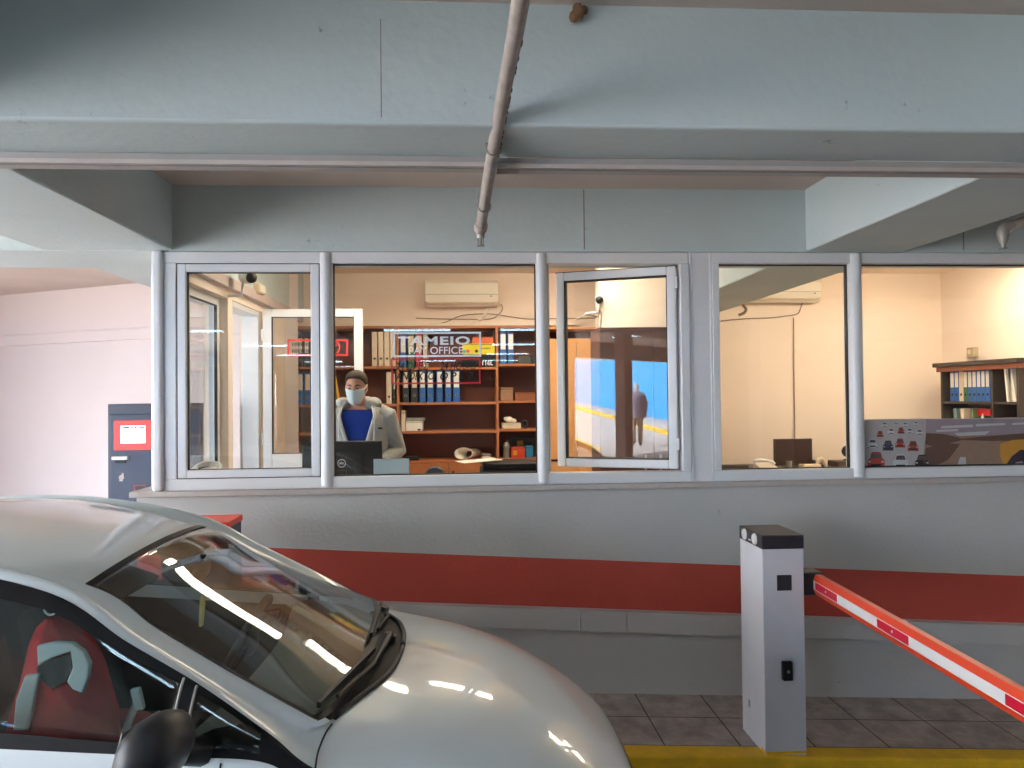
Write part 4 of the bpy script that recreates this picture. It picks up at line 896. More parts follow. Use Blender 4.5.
# pay machine in the passage on the left
ky = 6.5; kp = lambda x, y: on_y(x, y, ky)
kx0, kx1 = kp(107, 440).x, kp(107, 440).x + .78; kz = kp(120, 404).z
km = thing('pay_machine', 'tall navy payment machine with a red screen panel, left of the office corner', 'payment machine', ((kx0 + kx1) / 2, ky + .2, slab(-2.6)))
MB().box((kx0, ky + .012, slab(-2.6) - .03), (kx1, ky + .42, kz)).build('cabinet', mat('navy_frame', (58, 62, 76), .45, var=.03), km, bevel=.006)
a = kp(110, 414.5); dr = MB().box((a.x, ky, slab(-2.6) + .12), (kx1 - .03, ky + .014, a.z)).build('front_door', M_NAVY, km, bevel=.004)
a, b = kp(114, 420.3), kp(152.5, 450); MB().box((a.x, ky - .008, b.z), (b.x, ky, a.z)).build('screen_surround', mat('panel_red', (224, 68, 62), .4), km, bevel=.003)
a, b = kp(121, 425.8), kp(146, 443); scr = MB().box((a.x, ky - .011, b.z), (b.x, ky - .008, a.z)).build('screen', M_SCREEN, km)
m = MB(); hh = a.z - .022
for u, v, k in ((.02, .07, 0), (.08, .10, 1), (.11, .13, 0), (.15, .19, 1)): m.box((a.x + u, ky - .0125, hh), (a.x + v, ky - .011, hh + .014), k)
m.build('screen_header', [mat('screen_navy', (40, 70, 100), .5), mat('screen_teal', (40, 180, 180), .5)], scr)
a, b = kp(113, 456.5), kp(128.5, 459.5); MB().box((a.x, ky - .03, b.z), (b.x, ky, a.z)).build('ticket_slot', M_SILVER, km, bevel=.003)
a, b = kp(116, 460.5), kp(126, 463); MB().box((a.x, ky - .012, b.z), (b.x, ky, a.z)).build('slot_recess', M_BLACK, km)
m = MB(); c = kp(121.5, 477.5); m.lathe([(0, 0), (.02, 0), (.02, .004), (0, .004)], c - Vector((0, .004, 0)), (0, 1, 0), 14); m.box((c.x - .016, ky - .004, c.z - .03), (c.x + .01, ky, c.z)); m.box((c.x + .004, ky - .004, c.z), (c.x + .016, ky, c.z + .035)); m.build('coin_slot', M_SILVER, km)
a, b = kp(117, 501), kp(127.5, 513); MB().box((a.x, ky - .004, b.z), (b.x, ky, a.z)).build('coin_tray', M_BLACK, km)
a, b = kp(134, 485), kp(146, 492); m = MB(); frame_rect(m, a.x, b.x, b.z, a.z, .008, ky, 0, .004); m.box((a.x + .01, ky - .002, b.z + .01), (a.x + .06, ky, a.z - .01), 1); m.build('banknote_slot', [mat('slot_red', (150, 60, 64), .5), M_DGREY], km)
# little post and plate on the sill end behind the corner post
p = Vector((-1.905, 5.3, 1.358)); t = thing('sill_bracket', 'thin white stem with small plate on the left end of the sill', 'bracket', p)
MB().tube([p, p + Vector((0, 0, .13))], .006, 8).build('stem', M_SILVER, t); MB().box(p + Vector((-.04, -.02, .13)), p + Vector((.04, .02, .142))).build('plate', M_SILVER, t)

# ================================================================== CEILING PIPES
# pipe hung under the beam, sloping to a sprinkler head
R_ = .0225
pts = [(527, -40, 1.6), (515.5, 33, 2.0), (506, 80, 2.25), (497, 131, 2.55), (488.5, 178, 2.87), (481, 226, 3.33)]
pp = []
for (x, y, Y) in pts: pp.append(on_y(x, y, Y))
pe = pp[-1]; p_far = pp[0] + (pp[0] - pp[1]) * 5
line = [p_far] + pp
sp = thing('sprinkler_pipe', 'long beige ceiling pipe crossing under the beam to a sprinkler head', 'pipe', pe)
MB().tube(line, R_, 14).build('pipe', M_PIPE, sp, smooth=60)
d_ = (pp[-1] - pp[-2]).normalized()
MB().lathe([(0, -.03), (.026, -.03), (.029, -.02), (.029, .03), (.024, .04), (0, .04)], pe, d_, 14).build('coupling', M_PIPE, sp, smooth=40)
e1 = pe + d_ * .03
MB().tube([e1, e1 + Vector((0, .01, -.04))], [.02, .016], 12).build('outlet', M_GREY, sp, smooth=60)
hd = MB(); q = e1 + Vector((0, .01, -.04)); hd.tube([q, q + Vector((0, 0, -.03))], .006, 8); hd.lathe([(0, 0), (.017, 0), (.017, .003), (0, .003)], q + Vector((0, 0, -.034)), (0, 0, 1), 16); hd.tube([q + Vector((-.011, 0, 0)), q + Vector((-.011, 0, -.03))], .0025, 6); hd.tube([q + Vector((.011, 0, 0)), q + Vector((.011, 0, -.03))], .0025, 6); hd.build('sprinkler_head', M_GREY, sp)
for i, f in ((3, .35), (4, .55)):
    c = pp[i].lerp(pp[i + 1], f) if i < 5 else pp[i]
    h = MB(); h.torus(c, R_ + .004, .0035, d_, 20, 6)
    top = Vector((c.x - .02, min(2.80, c.y) if i == 3 else c.y, 2.777 if i == 3 else 2.86))
    if i == 3: h.tube([c + Vector((0, 0, R_)), Vector((c.x, c.y, 2.778))], .004, 6); h.box((c.x - .03, c.y - .012, 2.772), (c.x + .03, c.y + .012, 2.778))
    else: h.tube([c + Vector((-.03, 0, .06)), c + Vector((-.018, 0, -.012)), c + Vector((0, 0, -.024)), c + Vector((.018, 0, -.012)), c + Vector((.03, 0, .06))], .003, 6)
    h.build('hanger', M_GREY, sp)
h = MB()                                              # rusty flakes along its right side
for i in range(26):
    f = random.random(); k = random.choice((1, 2, 3)); c = pp[k].lerp(pp[k + 1], f) + Vector((R_ * .85, 0, -R_ * .3)); h.ell(c, (.005, .012 + .012 * random.random(), .005), 6)
h.build('rust_flakes', mat('rust', (104, 74, 56), .9), sp)['kind'] = 'stuff'
# second pipe at the right
ep = on_y(1003, 229, 3.9); far = on_y(1060, 207, 3.9) + Vector((1.6, -.1, 0.0))
r2 = thing('sprinkler_pipe', 'short pipe with a downward elbow sprinkler at the right edge', 'pipe', ep)
MB().tube([far, on_y(1060, 207, 3.9), ep + Vector((.03, 0, .012))], .024, 14).build('pipe', M_PIPE, r2, smooth=60)
MB().tube(curve([ep + Vector((.05, 0, .02)), ep + Vector((.012, 0, .004)), ep + Vector((0, 0, -.012)), ep + Vector((0, 0, -.04))]), .030, 14).build('elbow', M_GREY, r2, smooth=60)
MB().lathe([(0, 0), (.026, 0), (.024, -.02), (.012, -.045), (.012, -.06), (.02, -.062), (.02, -.066), (0, -.066)], ep + Vector((0, 0, -.04)), (0, 0, 1), 16).build('sprinkler_head', M_GREY, r2, smooth=40)

# trunking along the back edge of the near beam
m = MB(); xj = xw(497, 2.80, 168)
def trunk(x0, x1, dz, lb):
    y0, z1 = 2.80, 2.777 - dz; z0 = z1 - .035
    t = thing('cable_trunking', lb, 'trunking', ((x0 + x1) / 2, y0 + .045, z0))
    MB().box((x0, y0, z0), (x1, y0 + .09, z1)).build('channel', mat('trunking_grey', (176, 172, 170), .6, var=.03), t, bevel=.002)
    MB().box((x0, y0 - .004, z0 - .003), (x1, y0 + .004, z0 + .012)).build('cover_lip', mat('trunking_pale', (204, 196, 190), .6), t, bevel=.001)
    MB().box((x0, y0 + .03, z0 - .0025), (x1, y0 + .033, z0)).build('cover_seam', M_GREY, t)
trunk(-7, xj - .002, 0, 'long pale trunking under the near beam, left of the hanging pipe'); trunk(xj + .002, 9, .004, 'long pale trunking under the near beam, right of the hanging pipe')
# old wasp nest in the corner of beam and slab
c = Vector((xw(578.5, 2.47, 11), 2.462, zw(578.5, 11, 2.462) - .005)); m = MB()
for i in range(14): m.ell(c + Vector((random.uniform(-.022, .022), random.uniform(-.01, .012), random.uniform(-.018, .016))), [random.uniform(.008, .018)] * 3, 8)
tag(voxel(m, 'mud_nest', mat('mud_brown', (128, 96, 66), .95, var=.3, scale=40), .004, 1), 'small brown mud nest in the corner between near beam and ceiling', 'nest')

# fluorescent battens of the garage (behind and above the photographer)
def batten(x, y, label):
    z = 3.18; t = thing('fluorescent_batten', label, 'ceiling lamp', (x, y, z), None, 'garage fluorescent battens')
    MB().box((x - .65, y - .07, z - .05), (x + .65, y + .07, z + .003)).build('housing', M_PVC, t)
    for dy in (-.04, .04): MB().tube([(x - .6, y + dy, z - .075), (x + .6, y + dy, z - .075)], .014, 10).build('tube', M_TUBE, t)
    for dx in (-.62, .62): MB().box((x + dx - .02, y - .06, z - .10), (x + dx + .02, y + .06, z - .05)).build('end_cap', M_PVC, t)
BT = [(-.9, .1, 'nearest on the left, over the car roof'), (1.0, .35, 'nearest in the middle, over the car bonnet')]
for r_, nm in ((-4.5, 'second row'), (-8.5, 'third row'), (-12.5, 'fourth row'), (-16.5, 'last row by the back wall')):
    for x_, sd in ((-4.6, 'left end'), (-.8, 'middle'), (1.3, 'right end')): BT += [(x_, r_, nm + ' behind, ' + sd)] if not (sd == 'middle' and r_ in (-8.5, -12.5)) else []
for x, y, lb in BT: batten(x, y, 'twin tube garage batten, ' + lb)

# ================================================================== THE WHITE CAR
CX0, CYC = .68, 2.87
car = thing('hatchback_car', 'white hatchback car in the foreground facing right, black mirror and cowl', 'car', (CX0, CYC, road(CX0)), (0, atan(S), 0))
RW = [
 [(-.06,0,.18),(-.08,.3,.18),(-.16,.5,.18),(-.24,.6,.18),(-.30,.66,.18),(-.33,.69,.18),(-.36,.71,.18),(-.38,.73,.18),(-.40,.74,.18),(-.42,.75,.18)],
 [(0,0,.40),(-.02,.3,.40),(-.09,.52,.40),(-.17,.64,.40),(-.25,.71,.40),(-.31,.745,.37),(-.36,.765,.33),(-.40,.78,.28),(-.44,.785,.23),(-.47,.78,.18)],
 [(-.02,0,.57),(-.04,.3,.57),(-.11,.52,.56),(-.19,.64,.555),(-.28,.715,.55),(-.37,.76,.50),(-.44,.785,.43),(-.50,.80,.35),(-.54,.80,.26),(-.57,.79,.18)],
 [(-.12,0,.71),(-.14,.28,.71),(-.22,.5,.70),(-.32,.62,.68),(-.42,.70,.65),(-.50,.765,.59),(-.56,.795,.50),(-.61,.81,.40),(-.64,.81,.28),(-.66,.80,.18)],
 [(-.38,0,.86),(-.40,.28,.855),(-.46,.50,.835),(-.54,.62,.805),(-.62,.70,.765),(-.67,.77,.70),(-.70,.81,.59),(-.72,.825,.45),(-.73,.82,.30),(-.74,.80,.18)],
 [(-.68,0,.94),(-.70,.28,.935),(-.75,.50,.918),(-.80,.62,.895),(-.84,.715,.855),(-.86,.775,.80),(-.87,.80,.735),(-.88,.84,.52),(-.88,.83,.30),(-.88,.80,.18)],
 [(-.955,0,.975),(-.98,.27,.972),(-1.06,.47,.962),(-1.115,.62,.955),(-1.13,.715,.93),(-1.125,.785,.905),(-1.125,.802,.862),(-1.12,.845,.60),(-1.12,.835,.3),(-1.12,.8,.18)],
 [(-1.055,0,.995),(-1.075,.29,.992),(-1.10,.52,.980),(-1.145,.655,.978),(-1.24,.715,1.0),(-1.25,.765,.985),(-1.25,.80,.935),(-1.25,.845,.70),(-1.25,.84,.4),(-1.25,.8,.18)],
 [(-1.31,0,1.12),(-1.325,.29,1.116),(-1.365,.52,1.108),(-1.41,.652,1.095),(-1.43,.69,1.105),(-1.45,.72,1.095),(-1.45,.80,.95),(-1.45,.85,.70),(-1.45,.845,.4),(-1.45,.8,.18)],
 [(-1.58,0,1.245),(-1.59,.28,1.24),(-1.61,.49,1.228),(-1.635,.618,1.208),(-1.65,.655,1.215),(-1.665,.684,1.198),(-1.68,.80,.96),(-1.68,.85,.70),(-1.68,.845,.4),(-1.68,.8,.18)],
 [(-1.84,0,1.362),(-1.842,.26,1.355),(-1.85,.45,1.34),(-1.865,.56,1.322),(-1.89,.605,1.332),(-1.92,.635,1.320),(-1.95,.80,.973),(-1.95,.85,.70),(-1.95,.845,.4),(-1.95,.8,.18)],
 [(-2.40,0,1.440),(-2.40,.26,1.433),(-2.40,.44,1.420),(-2.40,.53,1.416),(-2.40,.575,1.408),(-2.40,.605,1.392),(-2.40,.80,.99),(-2.40,.85,.70),(-2.40,.845,.4),(-2.40,.8,.18)],
 [(-3.0,0,1.435),(-3.0,.26,1.427),(-3.0,.42,1.41),(-3.0,.52,1.393),(-3.0,.56,1.382),(-3.0,.59,1.362),(-3.0,.79,1.01),(-3.0,.845,.72),(-3.0,.84,.4),(-3.0,.8,.18)],
 [(-3.48,0,1.35),(-3.47,.26,1.343),(-3.46,.42,1.33),(-3.45,.49,1.315),(-3.44,.54,1.295),(-3.42,.575,1.265),(-3.40,.77,1.04),(-3.38,.83,.75),(-3.37,.83,.4),(-3.36,.79,.18)],
 [(-3.82,0,1.05),(-3.81,.28,1.045),(-3.78,.46,1.04),(-3.75,.57,1.03),(-3.71,.64,1.015),(-3.66,.70,.99),(-3.60,.77,.92),(-3.58,.81,.7),(-3.58,.815,.4),(-3.58,.78,.18)],
 [(-3.97,0,.65),(-3.96,.3,.65),(-3.92,.5,.645),(-3.87,.6,.64),(-3.83,.67,.63),(-3.79,.72,.61),(-3.75,.765,.55),(-3.73,.785,.44),(-3.72,.785,.3),(-3.71,.77,.18)],
 [(-3.94,0,.18),(-3.93,.3,.18),(-3.89,.5,.18),(-3.85,.6,.18),(-3.81,.66,.18),(-3.78,.70,.18),(-3.76,.72,.18),(-3.75,.74,.18),(-3.74,.75,.18),(-3.73,.75,.18)],
]
RW = [[Vector(p) for p in r] for r in RW]
for i_, d_x in enumerate((-.085, -.09, -.085, -.07, -.04)):
    for p in RW[i_]: p.x += d_x
NRW = len(RW)
for i_ in (7, 8, 9, 10):                         # glass inset between the screen pillars
    dd_ = {7: 0, 8: .065, 9: .075, 10: .05}[i_]
    k_ = (RW[i_][3].y - dd_) / RW[i_][3].y
    for p in RW[i_][:4]: p.y *= k_; p.z -= dd_ / 4
    RW[i_][4].y -= .035; RW[i_][4].z -= .018 if i_ == 7 else .030
for c_ in (3, 4):                                # even out the pillar lines
    a_ = [RW[i_][c_].copy() for i_ in range(NRW)]
    for i_ in (8, 9): RW[i_][c_] = a_[i_] * .4 + (a_[i_ - 1] + a_[i_ + 1]) * .3
for p, d_ in zip(RW[11], (.012, .012, .012, .012, .018, .010)): p.z -= d_
for p in RW[12][:6]: p.z -= .02
NR, NC = len(RW), len(RW[0])
def crom(p0, p1, p2, p3, t): return .5 * ((2 * p1) + (p2 - p0) * t + (2 * p0 - 5 * p1 + 4 * p2 - p3) * t * t + (3 * p1 - p0 - 3 * p2 + p3) * t ** 3)
def ctrl(i, j):
    if i < 0: return 2 * ctrl(0, j) - ctrl(-i, j)
    if i >= NR: return 2 * ctrl(NR - 1, j) - ctrl(2 * NR - 2 - i, j)
    if j < 0: v = ctrl(i, -j); return Vector((v.x, -v.y, v.z))
    if j >= NC: return 2 * ctrl(i, NC - 1) - ctrl(i, 2 * NC - 2 - j)
    return RW[i][j]
def sp_(r, c):
    i = min(int(r), NR - 2); j = min(int(c), NC - 2); a = r - i; b = c - j
    q = [crom(*[ctrl(i + k, j + l) for l in (-1, 0, 1, 2)], b) for k in (-1, 0, 1, 2)]
    return crom(*q, a)
def surf(r, c, off=0):
    p = sp_(r, c)
    if off:
        e = .02; du = sp_(min(r + e, NR - 1.001), c) - sp_(max(r - e, 0), c); dv = sp_(r, min(c + e, NC - 1.001)) - sp_(r, max(c - e, 0))
        n = du.cross(dv)
        if n.length > 1e-9:
            n.normalize()
            if n.dot(p - Vector((-1.9, 0, .7))) < 0: n = -n
            p = p + n * off
    return p
def patch(mb, r0, r1, c0, c1, off=0, nr=None, ncol=None, sides=(1, -1), mi=0):
    nr = nr or max(2, int(round((r1 - r0) * 8))); ncol = ncol or max(2, int(round((c1 - c0) * 8)))
    rows = [[surf(r0 + (r1 - r0) * i / nr, c0 + (c1 - c0) * j / ncol, off) for j in range(ncol + 1)] for i in range(nr + 1)]
    if c0 == 0 and len(sides) == 2:
        rows = [[Vector((p.x, -p.y, p.z)) for p in reversed(r[1:])] + r for r in rows]; mb.grid(rows, mi)
    else:
        for s_ in sides: mb.grid([[Vector((p.x, p.y * s_, p.z)) for p in r] for r in rows], mi)
    return mb
# body panels
m = MB()
patch(m, 0, 6, 0, 9)                         # bumper, bonnet, wings
patch(m, 6, 7, 2.75, 9); patch(m, 7, 13, 6, 9)  # door skins
patch(m, 7, 11, 3, 5); patch(m, 10, 13, 0, 3); patch(m, 11, 13, 3, 5); patch(m, 13, 14, 3, 9); patch(m, 14, 16, 0, 9)
m.build('bodywork', M_CAR, car, local=True, smooth=50)
gl = MB(); patch(gl, 7.0, 10, 0, 3); gl.build('windscreen', M_CGLASS, car, local=True, smooth=180, solid=.005)
fr = MB(); patch(fr, 9.94, 10, 0, 3, .0035, nr=2); patch(fr, 7, 9.9, 2.9, 3.0, .0035, ncol=2); patch(fr, 7, 7.12, 0, 2.9, .0035, nr=2)
fr.build('windscreen_border', M_BLACK, car, local=True, smooth=180)
cw = MB(); patch(cw, 6.0, 7.06, 0, 2.8, -.004); cwl = cw.build('cowl', mat('cowl_black', (11, 11, 12), .6, var=.1, scale=30, spec=.2), car, local=True, smooth=180)
cr = MB()                                    # raised rear lip of the cowl, catching the bonnet edge
for s_ in (1, -1): cr.tube([Vector((p.x, p.y * s_, p.z)) for p in [surf(6.02, c / 10, .004) for c in range(0, 29, 2)]], .009, 6)
cr.build('cowl_seal', M_BLACK, cwl, local=True, smooth=180)
for nm, r0, r1 in (('quarter_glass', 7.0, 8.06), ('front_door_glass', 8.22, 11.0), ('rear_door_glass', 11.18, 12.9)):
    for s_ in (1, -1):
        g = MB(); patch(g, r0, r1, 5.03, 5.97, -.003, sides=(s_,)); g.build(nm, M_SGLASS, car, local=True, smooth=180, solid=.004)
for s_ in (1, -1):
    tr_ = MB()
    patch(tr_, 6.7, 12.95, 5.0, 5.17, .002, ncol=2, sides=(s_,)); patch(tr_, 6.0, 12.95, 5.93, 6.04, .002, ncol=2, sides=(s_,))
    patch(tr_, 6.0, 7.12, 5.0, 6.0, .0025, sides=(s_,)); patch(tr_, 8.04, 8.24, 5.0, 6.0, .003, nr=2, sides=(s_,)); patch(tr_, 10.95, 11.2, 5.0, 6.0, .003, nr=3, sides=(s_,)); patch(tr_, 12.85, 13.0, 5.0, 6.0, .003, nr=2, sides=(s_,))
    tr_.build('window_trim', mat('trim_black', (11, 11, 12), .45, var=.03, spec=.25), car, local=True, smooth=60)
for s_, rq in ((1, 8.05), (-1, 8.05), (1, 8.23), (-1, 8.23)): MB().tube([Vector((p.x, p.y * s_, p.z)) for p in [surf(rq, 5.06 + .1 * k, .004) for k in range(10)]], .004, 6).build('chrome_strip', M_GREY, car, local=True, smooth=60)
m = MB(); patch(m, 12.95, 14, 0, 3); patch(m, 13, 13.001, 0, 1, nr=2); 
m.build('rear_window', M_SGLASS, car, local=True, smooth=180, solid=.004)
for s_ in (1, -1):
    for ln in ([surf(5.98 + .03 * k / 14, 3.0 + 2.9 * k / 14, .0008) for k in range(15)], [surf(7.6, 6.1 + .2 * k, .0008) for k in range(14)], [surf(11.1, 6.1 + .2 * k, .0008) for k in range(14)]):
        MB().tube([Vector((p.x, p.y * s_, p.z)) for p in ln], .0028, 5).build('panel_gap', M_GASK, car, local=True, smooth=180)
# headlights, grille, lower intake, plate, tail lamps
hl = glass('lamp_clear', (.85, .88, .9), 1.5, 1.3)
for s_ in (1, -1):
    q = MB(); patch(q, 2.15, 3.05, 3.0, 5.2, .003, sides=(s_,)); h_ = q.build('headlight', mat('headlight', (176, 180, 184), .12, metal=.5, var=.2, scale=30, coat=1), car, local=True, smooth=180)
    q = MB(); c = surf(2.6, 3.9, .004); q.ell((c.x - .02, c.y * s_, c.z), (.045, .045, .045), 16); q.build('bulb_reflector', M_SILVER, h_, local=True, smooth=180)
    q = MB(); patch(q, 13.9, 14.9, 4.6, 6.4, .004, sides=(s_,)); q.build('tail_lamp', mat('tail_red', (170, 16, 20), .2, coat=1), car, local=True, smooth=180)
q = MB(); patch(q, 1.75, 2.3, 0, 1.6, .003); q.build('grille', M_BLACK, car, local=True, smooth=180)
q = MB(); patch(q, .45, 1.05, 0, 2.2, .003); q.build('lower_intake', M_BLACK, car, local=True, smooth=180)
q = MB(); q.box((-.092, -.26, .34), (-.076, .26, .45)); q.build('number_plate', M_SILVER, car, local=True, bevel=.003)
# wheels
for x in (-.80, -3.25):
    for s_ in (1, -1):
        c = Vector((x, s_ * .755, .295)); q = MB(); q.lathe([(.19, -.09), (.27, -.10), (.295, -.08), (.295, .08), (.27, .10), (.19, .10)], c, (0, s_, 0), 36); wh = q.build('tyre', M_BLACK, car, local=True, smooth=50)
        q = MB(); q.lathe([(0, .118), (.05, .116), (.06, .106), (.17, .104), (.19, .112), (.197, .10), (0, .099)], c, (0, s_, 0), 30); q.build('wheel_trim', M_GREY, wh, local=True, smooth=50)
        q = MB(); q.torus(c + Vector((0, s_ * .092, 0)), .318, .016, (0, 1, 0), 30, 8, a0=0, a1=2 * pi); q.build('arch_liner', M_BLACK, car, local=True, smooth=180)
# door mirrors
for s_ in (-1, 1):
    q = MB(); c = Vector((-1.485, s_ * .93, 1.025 if s_ < 0 else .925)); rt = Matrix.Rotation(s_ * .25, 3, 'Z') @ Matrix.Rotation(.25, 3, 'Y')
    rg = []
    for (t, rx, rz, dz) in ((-.11, .004, .01, -.03), (-.105, .03, .045, -.015), (-.08, .055, .070, -.006), (-.03, .075, .083, 0), (.03, .08, .085, .002), (.08, .07, .078, 0), (.11, .045, .055, -.008), (.122, .01, .015, -.012)):
        rg.append([c + rt @ Vector((rx * cos(2 * pi * k / 20) * (1 if cos(2 * pi * k / 20) > 0 else .75), t * -s_ * -1, dz + rz * sin(2 * pi * k / 20))) for k in range(20)])
    q.grid(rg, 0, True); mr = q.build('mirror_housing', mat('mirror_black', (34, 35, 38), .45, var=.08, scale=40), car, local=True, smooth=180)
    q = MB(); q.tube([(-1.45, s_ * .85, .975), (-1.42, s_ * .79, .955)], [.03, .04], 10); q.build('mirror_arm', M_BLACK, mr, local=True, smooth=60)
    q = MB(); q.obox(c + rt @ Vector((-.056, 0, 0)), (.003, .14, .09), rt); q.build('mirror_glass', M_GREY, mr, local=True)
# wipers
def wiper(label_pts, piv):
    q = MB(); q.tube([label_pts[0], label_pts[1]], [.013, .008], 8); q.tube([label_pts[1], label_pts[2]], [.008, .006], 8); ww = q.build('wiper_arm', M_BLACK, car, local=True, smooth=60)
    q = MB(); a, b = label_pts[3], label_pts[4]; q.obox((a + b) / 2 + Vector((0, 0, .006)), ((b - a).length, .012, .016), (b - a).to_track_quat('X', 'Z').to_matrix()); q.build('wiper_blade', M_BLACK, ww, local=True)
    q = MB(); q.lathe([(0, 0), (.024, 0), (.022, .022), (0, .026)], piv, (.3, 0, 1), 14); q.build('pivot', M_DGREY, ww, local=True, smooth=50)
g = lambda r, c, s_=1, o=.02: (lambda p: Vector((p.x, p.y * s_, p.z)))(surf(r, c, o))
wiper([g(6.6, .25), g(6.75, .9, -1), g(7.08, 2.1, -1), g(6.95, .5, -1), g(7.15, 2.75, -1)], g(6.6, .25, 1, .0))
wiper([g(6.6, 2.0), g(6.72, 1.2), g(7.05, .25), g(7.02, 1.7), g(7.12, .1, -1)], g(6.6, 2.0, 1, .0))
# cabin: lining, dashboard, wheel, seats
M_TRIM = mat('cabin_dark', (34, 33, 34), .8, var=.1, scale=10); M_SEAT = mat('seat_fabric', (52, 50, 52), .9, var=.15, scale=40)
q = MB(); patch(q, 10.1, 13, 0, 2.9, -.03); q.build('headliner', mat('headliner_grey', (120, 116, 110), .9), car, local=True, smooth=180)
q = MB(); patch(q, 7, 13, 6.1, 9, -.05); patch(q, 7.3, 9.3, 3.3, 4.7, -.03); q.build('door_lining', M_TRIM, car, local=True, smooth=60)
q = MB(); q.box((-3.6, -.74, .22), (-1.1, .74, .27)); q.box((-1.16, -.74, .22), (-1.12, .74, .90)); q.box((-3.62, -.7, .25), (-3.58, .7, .95)); q.build('cabin_floor', M_TRIM, car, local=True)
q = MB(); rows = []
for (x, z, w_) in ((-1.13, .88, .54), (-1.14, .945, .54), (-1.24, .965, .59), (-1.42, .965, .68), (-1.50, .94, .72), (-1.53, .86, .72), (-1.47, .68, .71), (-1.30, .6, .70)):
    rows.append([Vector((x + .07 * (1 - (k / 10) ** 2), w_ * k / 10, z + .015 * (1 - (k / 10) ** 2))) for k in range(-10, 11)])
q.grid(rows); q.build('dashboard', mat('dash_grey', (96, 98, 92), .7, var=.08, scale=60), car, local=True, smooth=60)
q = MB(); c = Vector((-1.62, .36, .88)); dv = Vector((-.9, 0, .42)); q.torus(c, .185, .015, dv, 32, 10); 
sw_ = q.build('steering_wheel', M_BLACK, car, local=True, smooth=180); q = MB(); q.ell(c + Vector((.02, 0, -.01)), (.03, .07, .055)); q.tube([c + Vector((.01, -.18, 0)), c + Vector((.01, .18, 0))], .016, 8); q.tube([c, c + Vector((-.06, 0, -.16))], .018, 8); q.build('wheel_hub', M_BLACK, sw_, local=True, smooth=180)
def seat(x, y, w_, nm='seat'):
    q = MB(); q.box((x - .22, y - w_ / 2, .36), (x + .28, y + w_ / 2, .50)); q.build(nm + '_cushion', M_SEAT, car, local=True, bevel=.05, seg=4)
    q = MB(); q.obox((x - .30, y, .76), (.13, w_, .60), Matrix.Rotation(-.25, 3, 'Y')); b_ = q.build(nm + '_backrest', M_SEAT, car, local=True, bevel=.05, seg=4)
    if w_ < .7:
        q = MB(); q.obox((x - .41, y, 1.15), (.09, .26, .17), Matrix.Rotation(-.2, 3, 'Y')); q.build('headrest', M_SEAT, b_, local=True, bevel=.035, seg=4)
        q = MB()
        for dy in (-.06, .06): q.tube([(x - .37, y + dy, 1.0), (x - .405, y + dy, 1.1)], .007, 6)
        q.build('headrest_post', M_GREY, b_, local=True)
seat(-1.98, -.36, .50); seat(-1.98, .36, .50); seat(-2.85, 0, 1.2, 'bench')
q = MB(); q.ell((-1.70, 0, 1.235), (.02, .11, .035), 16); rv = q.build('rear_view_mirror', M_BLACK, car, local=True, smooth=180); q = MB(); q.tube([(-1.70, 0, 1.25), (-1.69, 0, 1.30)], .01, 8); q.build('mirror_stem', M_BLACK, rv, local=True)
for s_ in (1, -1): MB().obox((-1.86, s_ * .27, 1.262), (.13, .30, .014), Matrix.Rotation(.30, 3, 'Y')).build('sun_visor', M_TRIM, car, local=True, bevel=.005)
# things inside the car: hanging jacket, folded bag, air freshener, paper on the dashboard
RC = Matrix.Rotation(atan(S), 4, 'Y'); CW = Matrix.Translation(car.location) @ RC
def in_car(o): o.matrix_world = CW @ o.matrix_basis; return o
def cl(px, py, h): return CW.inverted() @ on_y(px, py, CYC + h)
M_JRED = mat('jacket_red', (190, 26, 34), .8, var=.2, scale=14); M_REF = mat('jacket_band', (196, 208, 210), .5, var=.05)
hj = -.50
body = [(52, 620), (38, 628), (33, 645), (29, 665), (22, 690), (14, 712), (8, 740), (60, 748), (100, 742), (125, 720), (118, 690), (104, 664), (92, 640), (70, 626)]
def cloth(mb, pts, h, th, mi=0):
    c3 = [cl(x, y, h) for x, y in pts]; mb.prism(c3, (0, th, 0), mi)
q = MB()
L3 = [cl(x, y, hj) for x, y in body]
jr = []
for (xa, xb, y, d) in ((48, 56, 618, .02), (38, 72, 627, .05), (33, 92, 642, .075), (29, 104, 662, .085), (22, 112, 688, .09), (14, 118, 712, .09), (8, 120, 738, .085), (6, 122, 760, .08)):
    a, b = cl(xa, y, hj), cl(xb, y, hj); c = (a + b) / 2; rx = (b.x - a.x) / 2
    jr.append([Vector((c.x + rx * cos(2 * pi * k / 28) * (1 + .05 * sin(5 * 2 * pi * k / 28 + y)), c.y + d * sin(2 * pi * k / 28) * (1 + .12 * sin(7 * 2 * pi * k / 28 + y * .1)), c.z + .004 * sin(k * 1.7))) for k in range(28)])
q.grid(jr, 0, True)
jk = tag(q.build('jacket', M_JRED, local=True, smooth=180), 'red jacket with grey reflective bands hanging inside the car side window', 'jacket'); in_car(jk)
q = MB(); cloth(q, [(36, 646), (55, 642), (72, 643), (84, 652), (90, 664), (88, 678), (82, 694), (72, 690), (66, 682), (72, 668), (70, 652), (52, 658), (37, 667)], hj - .10, .02)
cloth(q, [(24, 676), (39, 674), (33, 704), (27, 731), (12, 731), (15, 700)], hj - .105, .02)
cloth(q, [(129, 690), (139, 688), (144, 710), (134, 712)], hj - .02, .02)
q.build('reflective_band', M_REF, jk, local=True, bevel=.006)
q = MB(); a = cl(50, 619, hj); q.torus(a + Vector((0, 0, .03)), .018, .003, (0, 1, 0), 14, 6, a0=-.6, a1=4.2); q.build('hanger_hook', M_SILVER, jk, local=True)
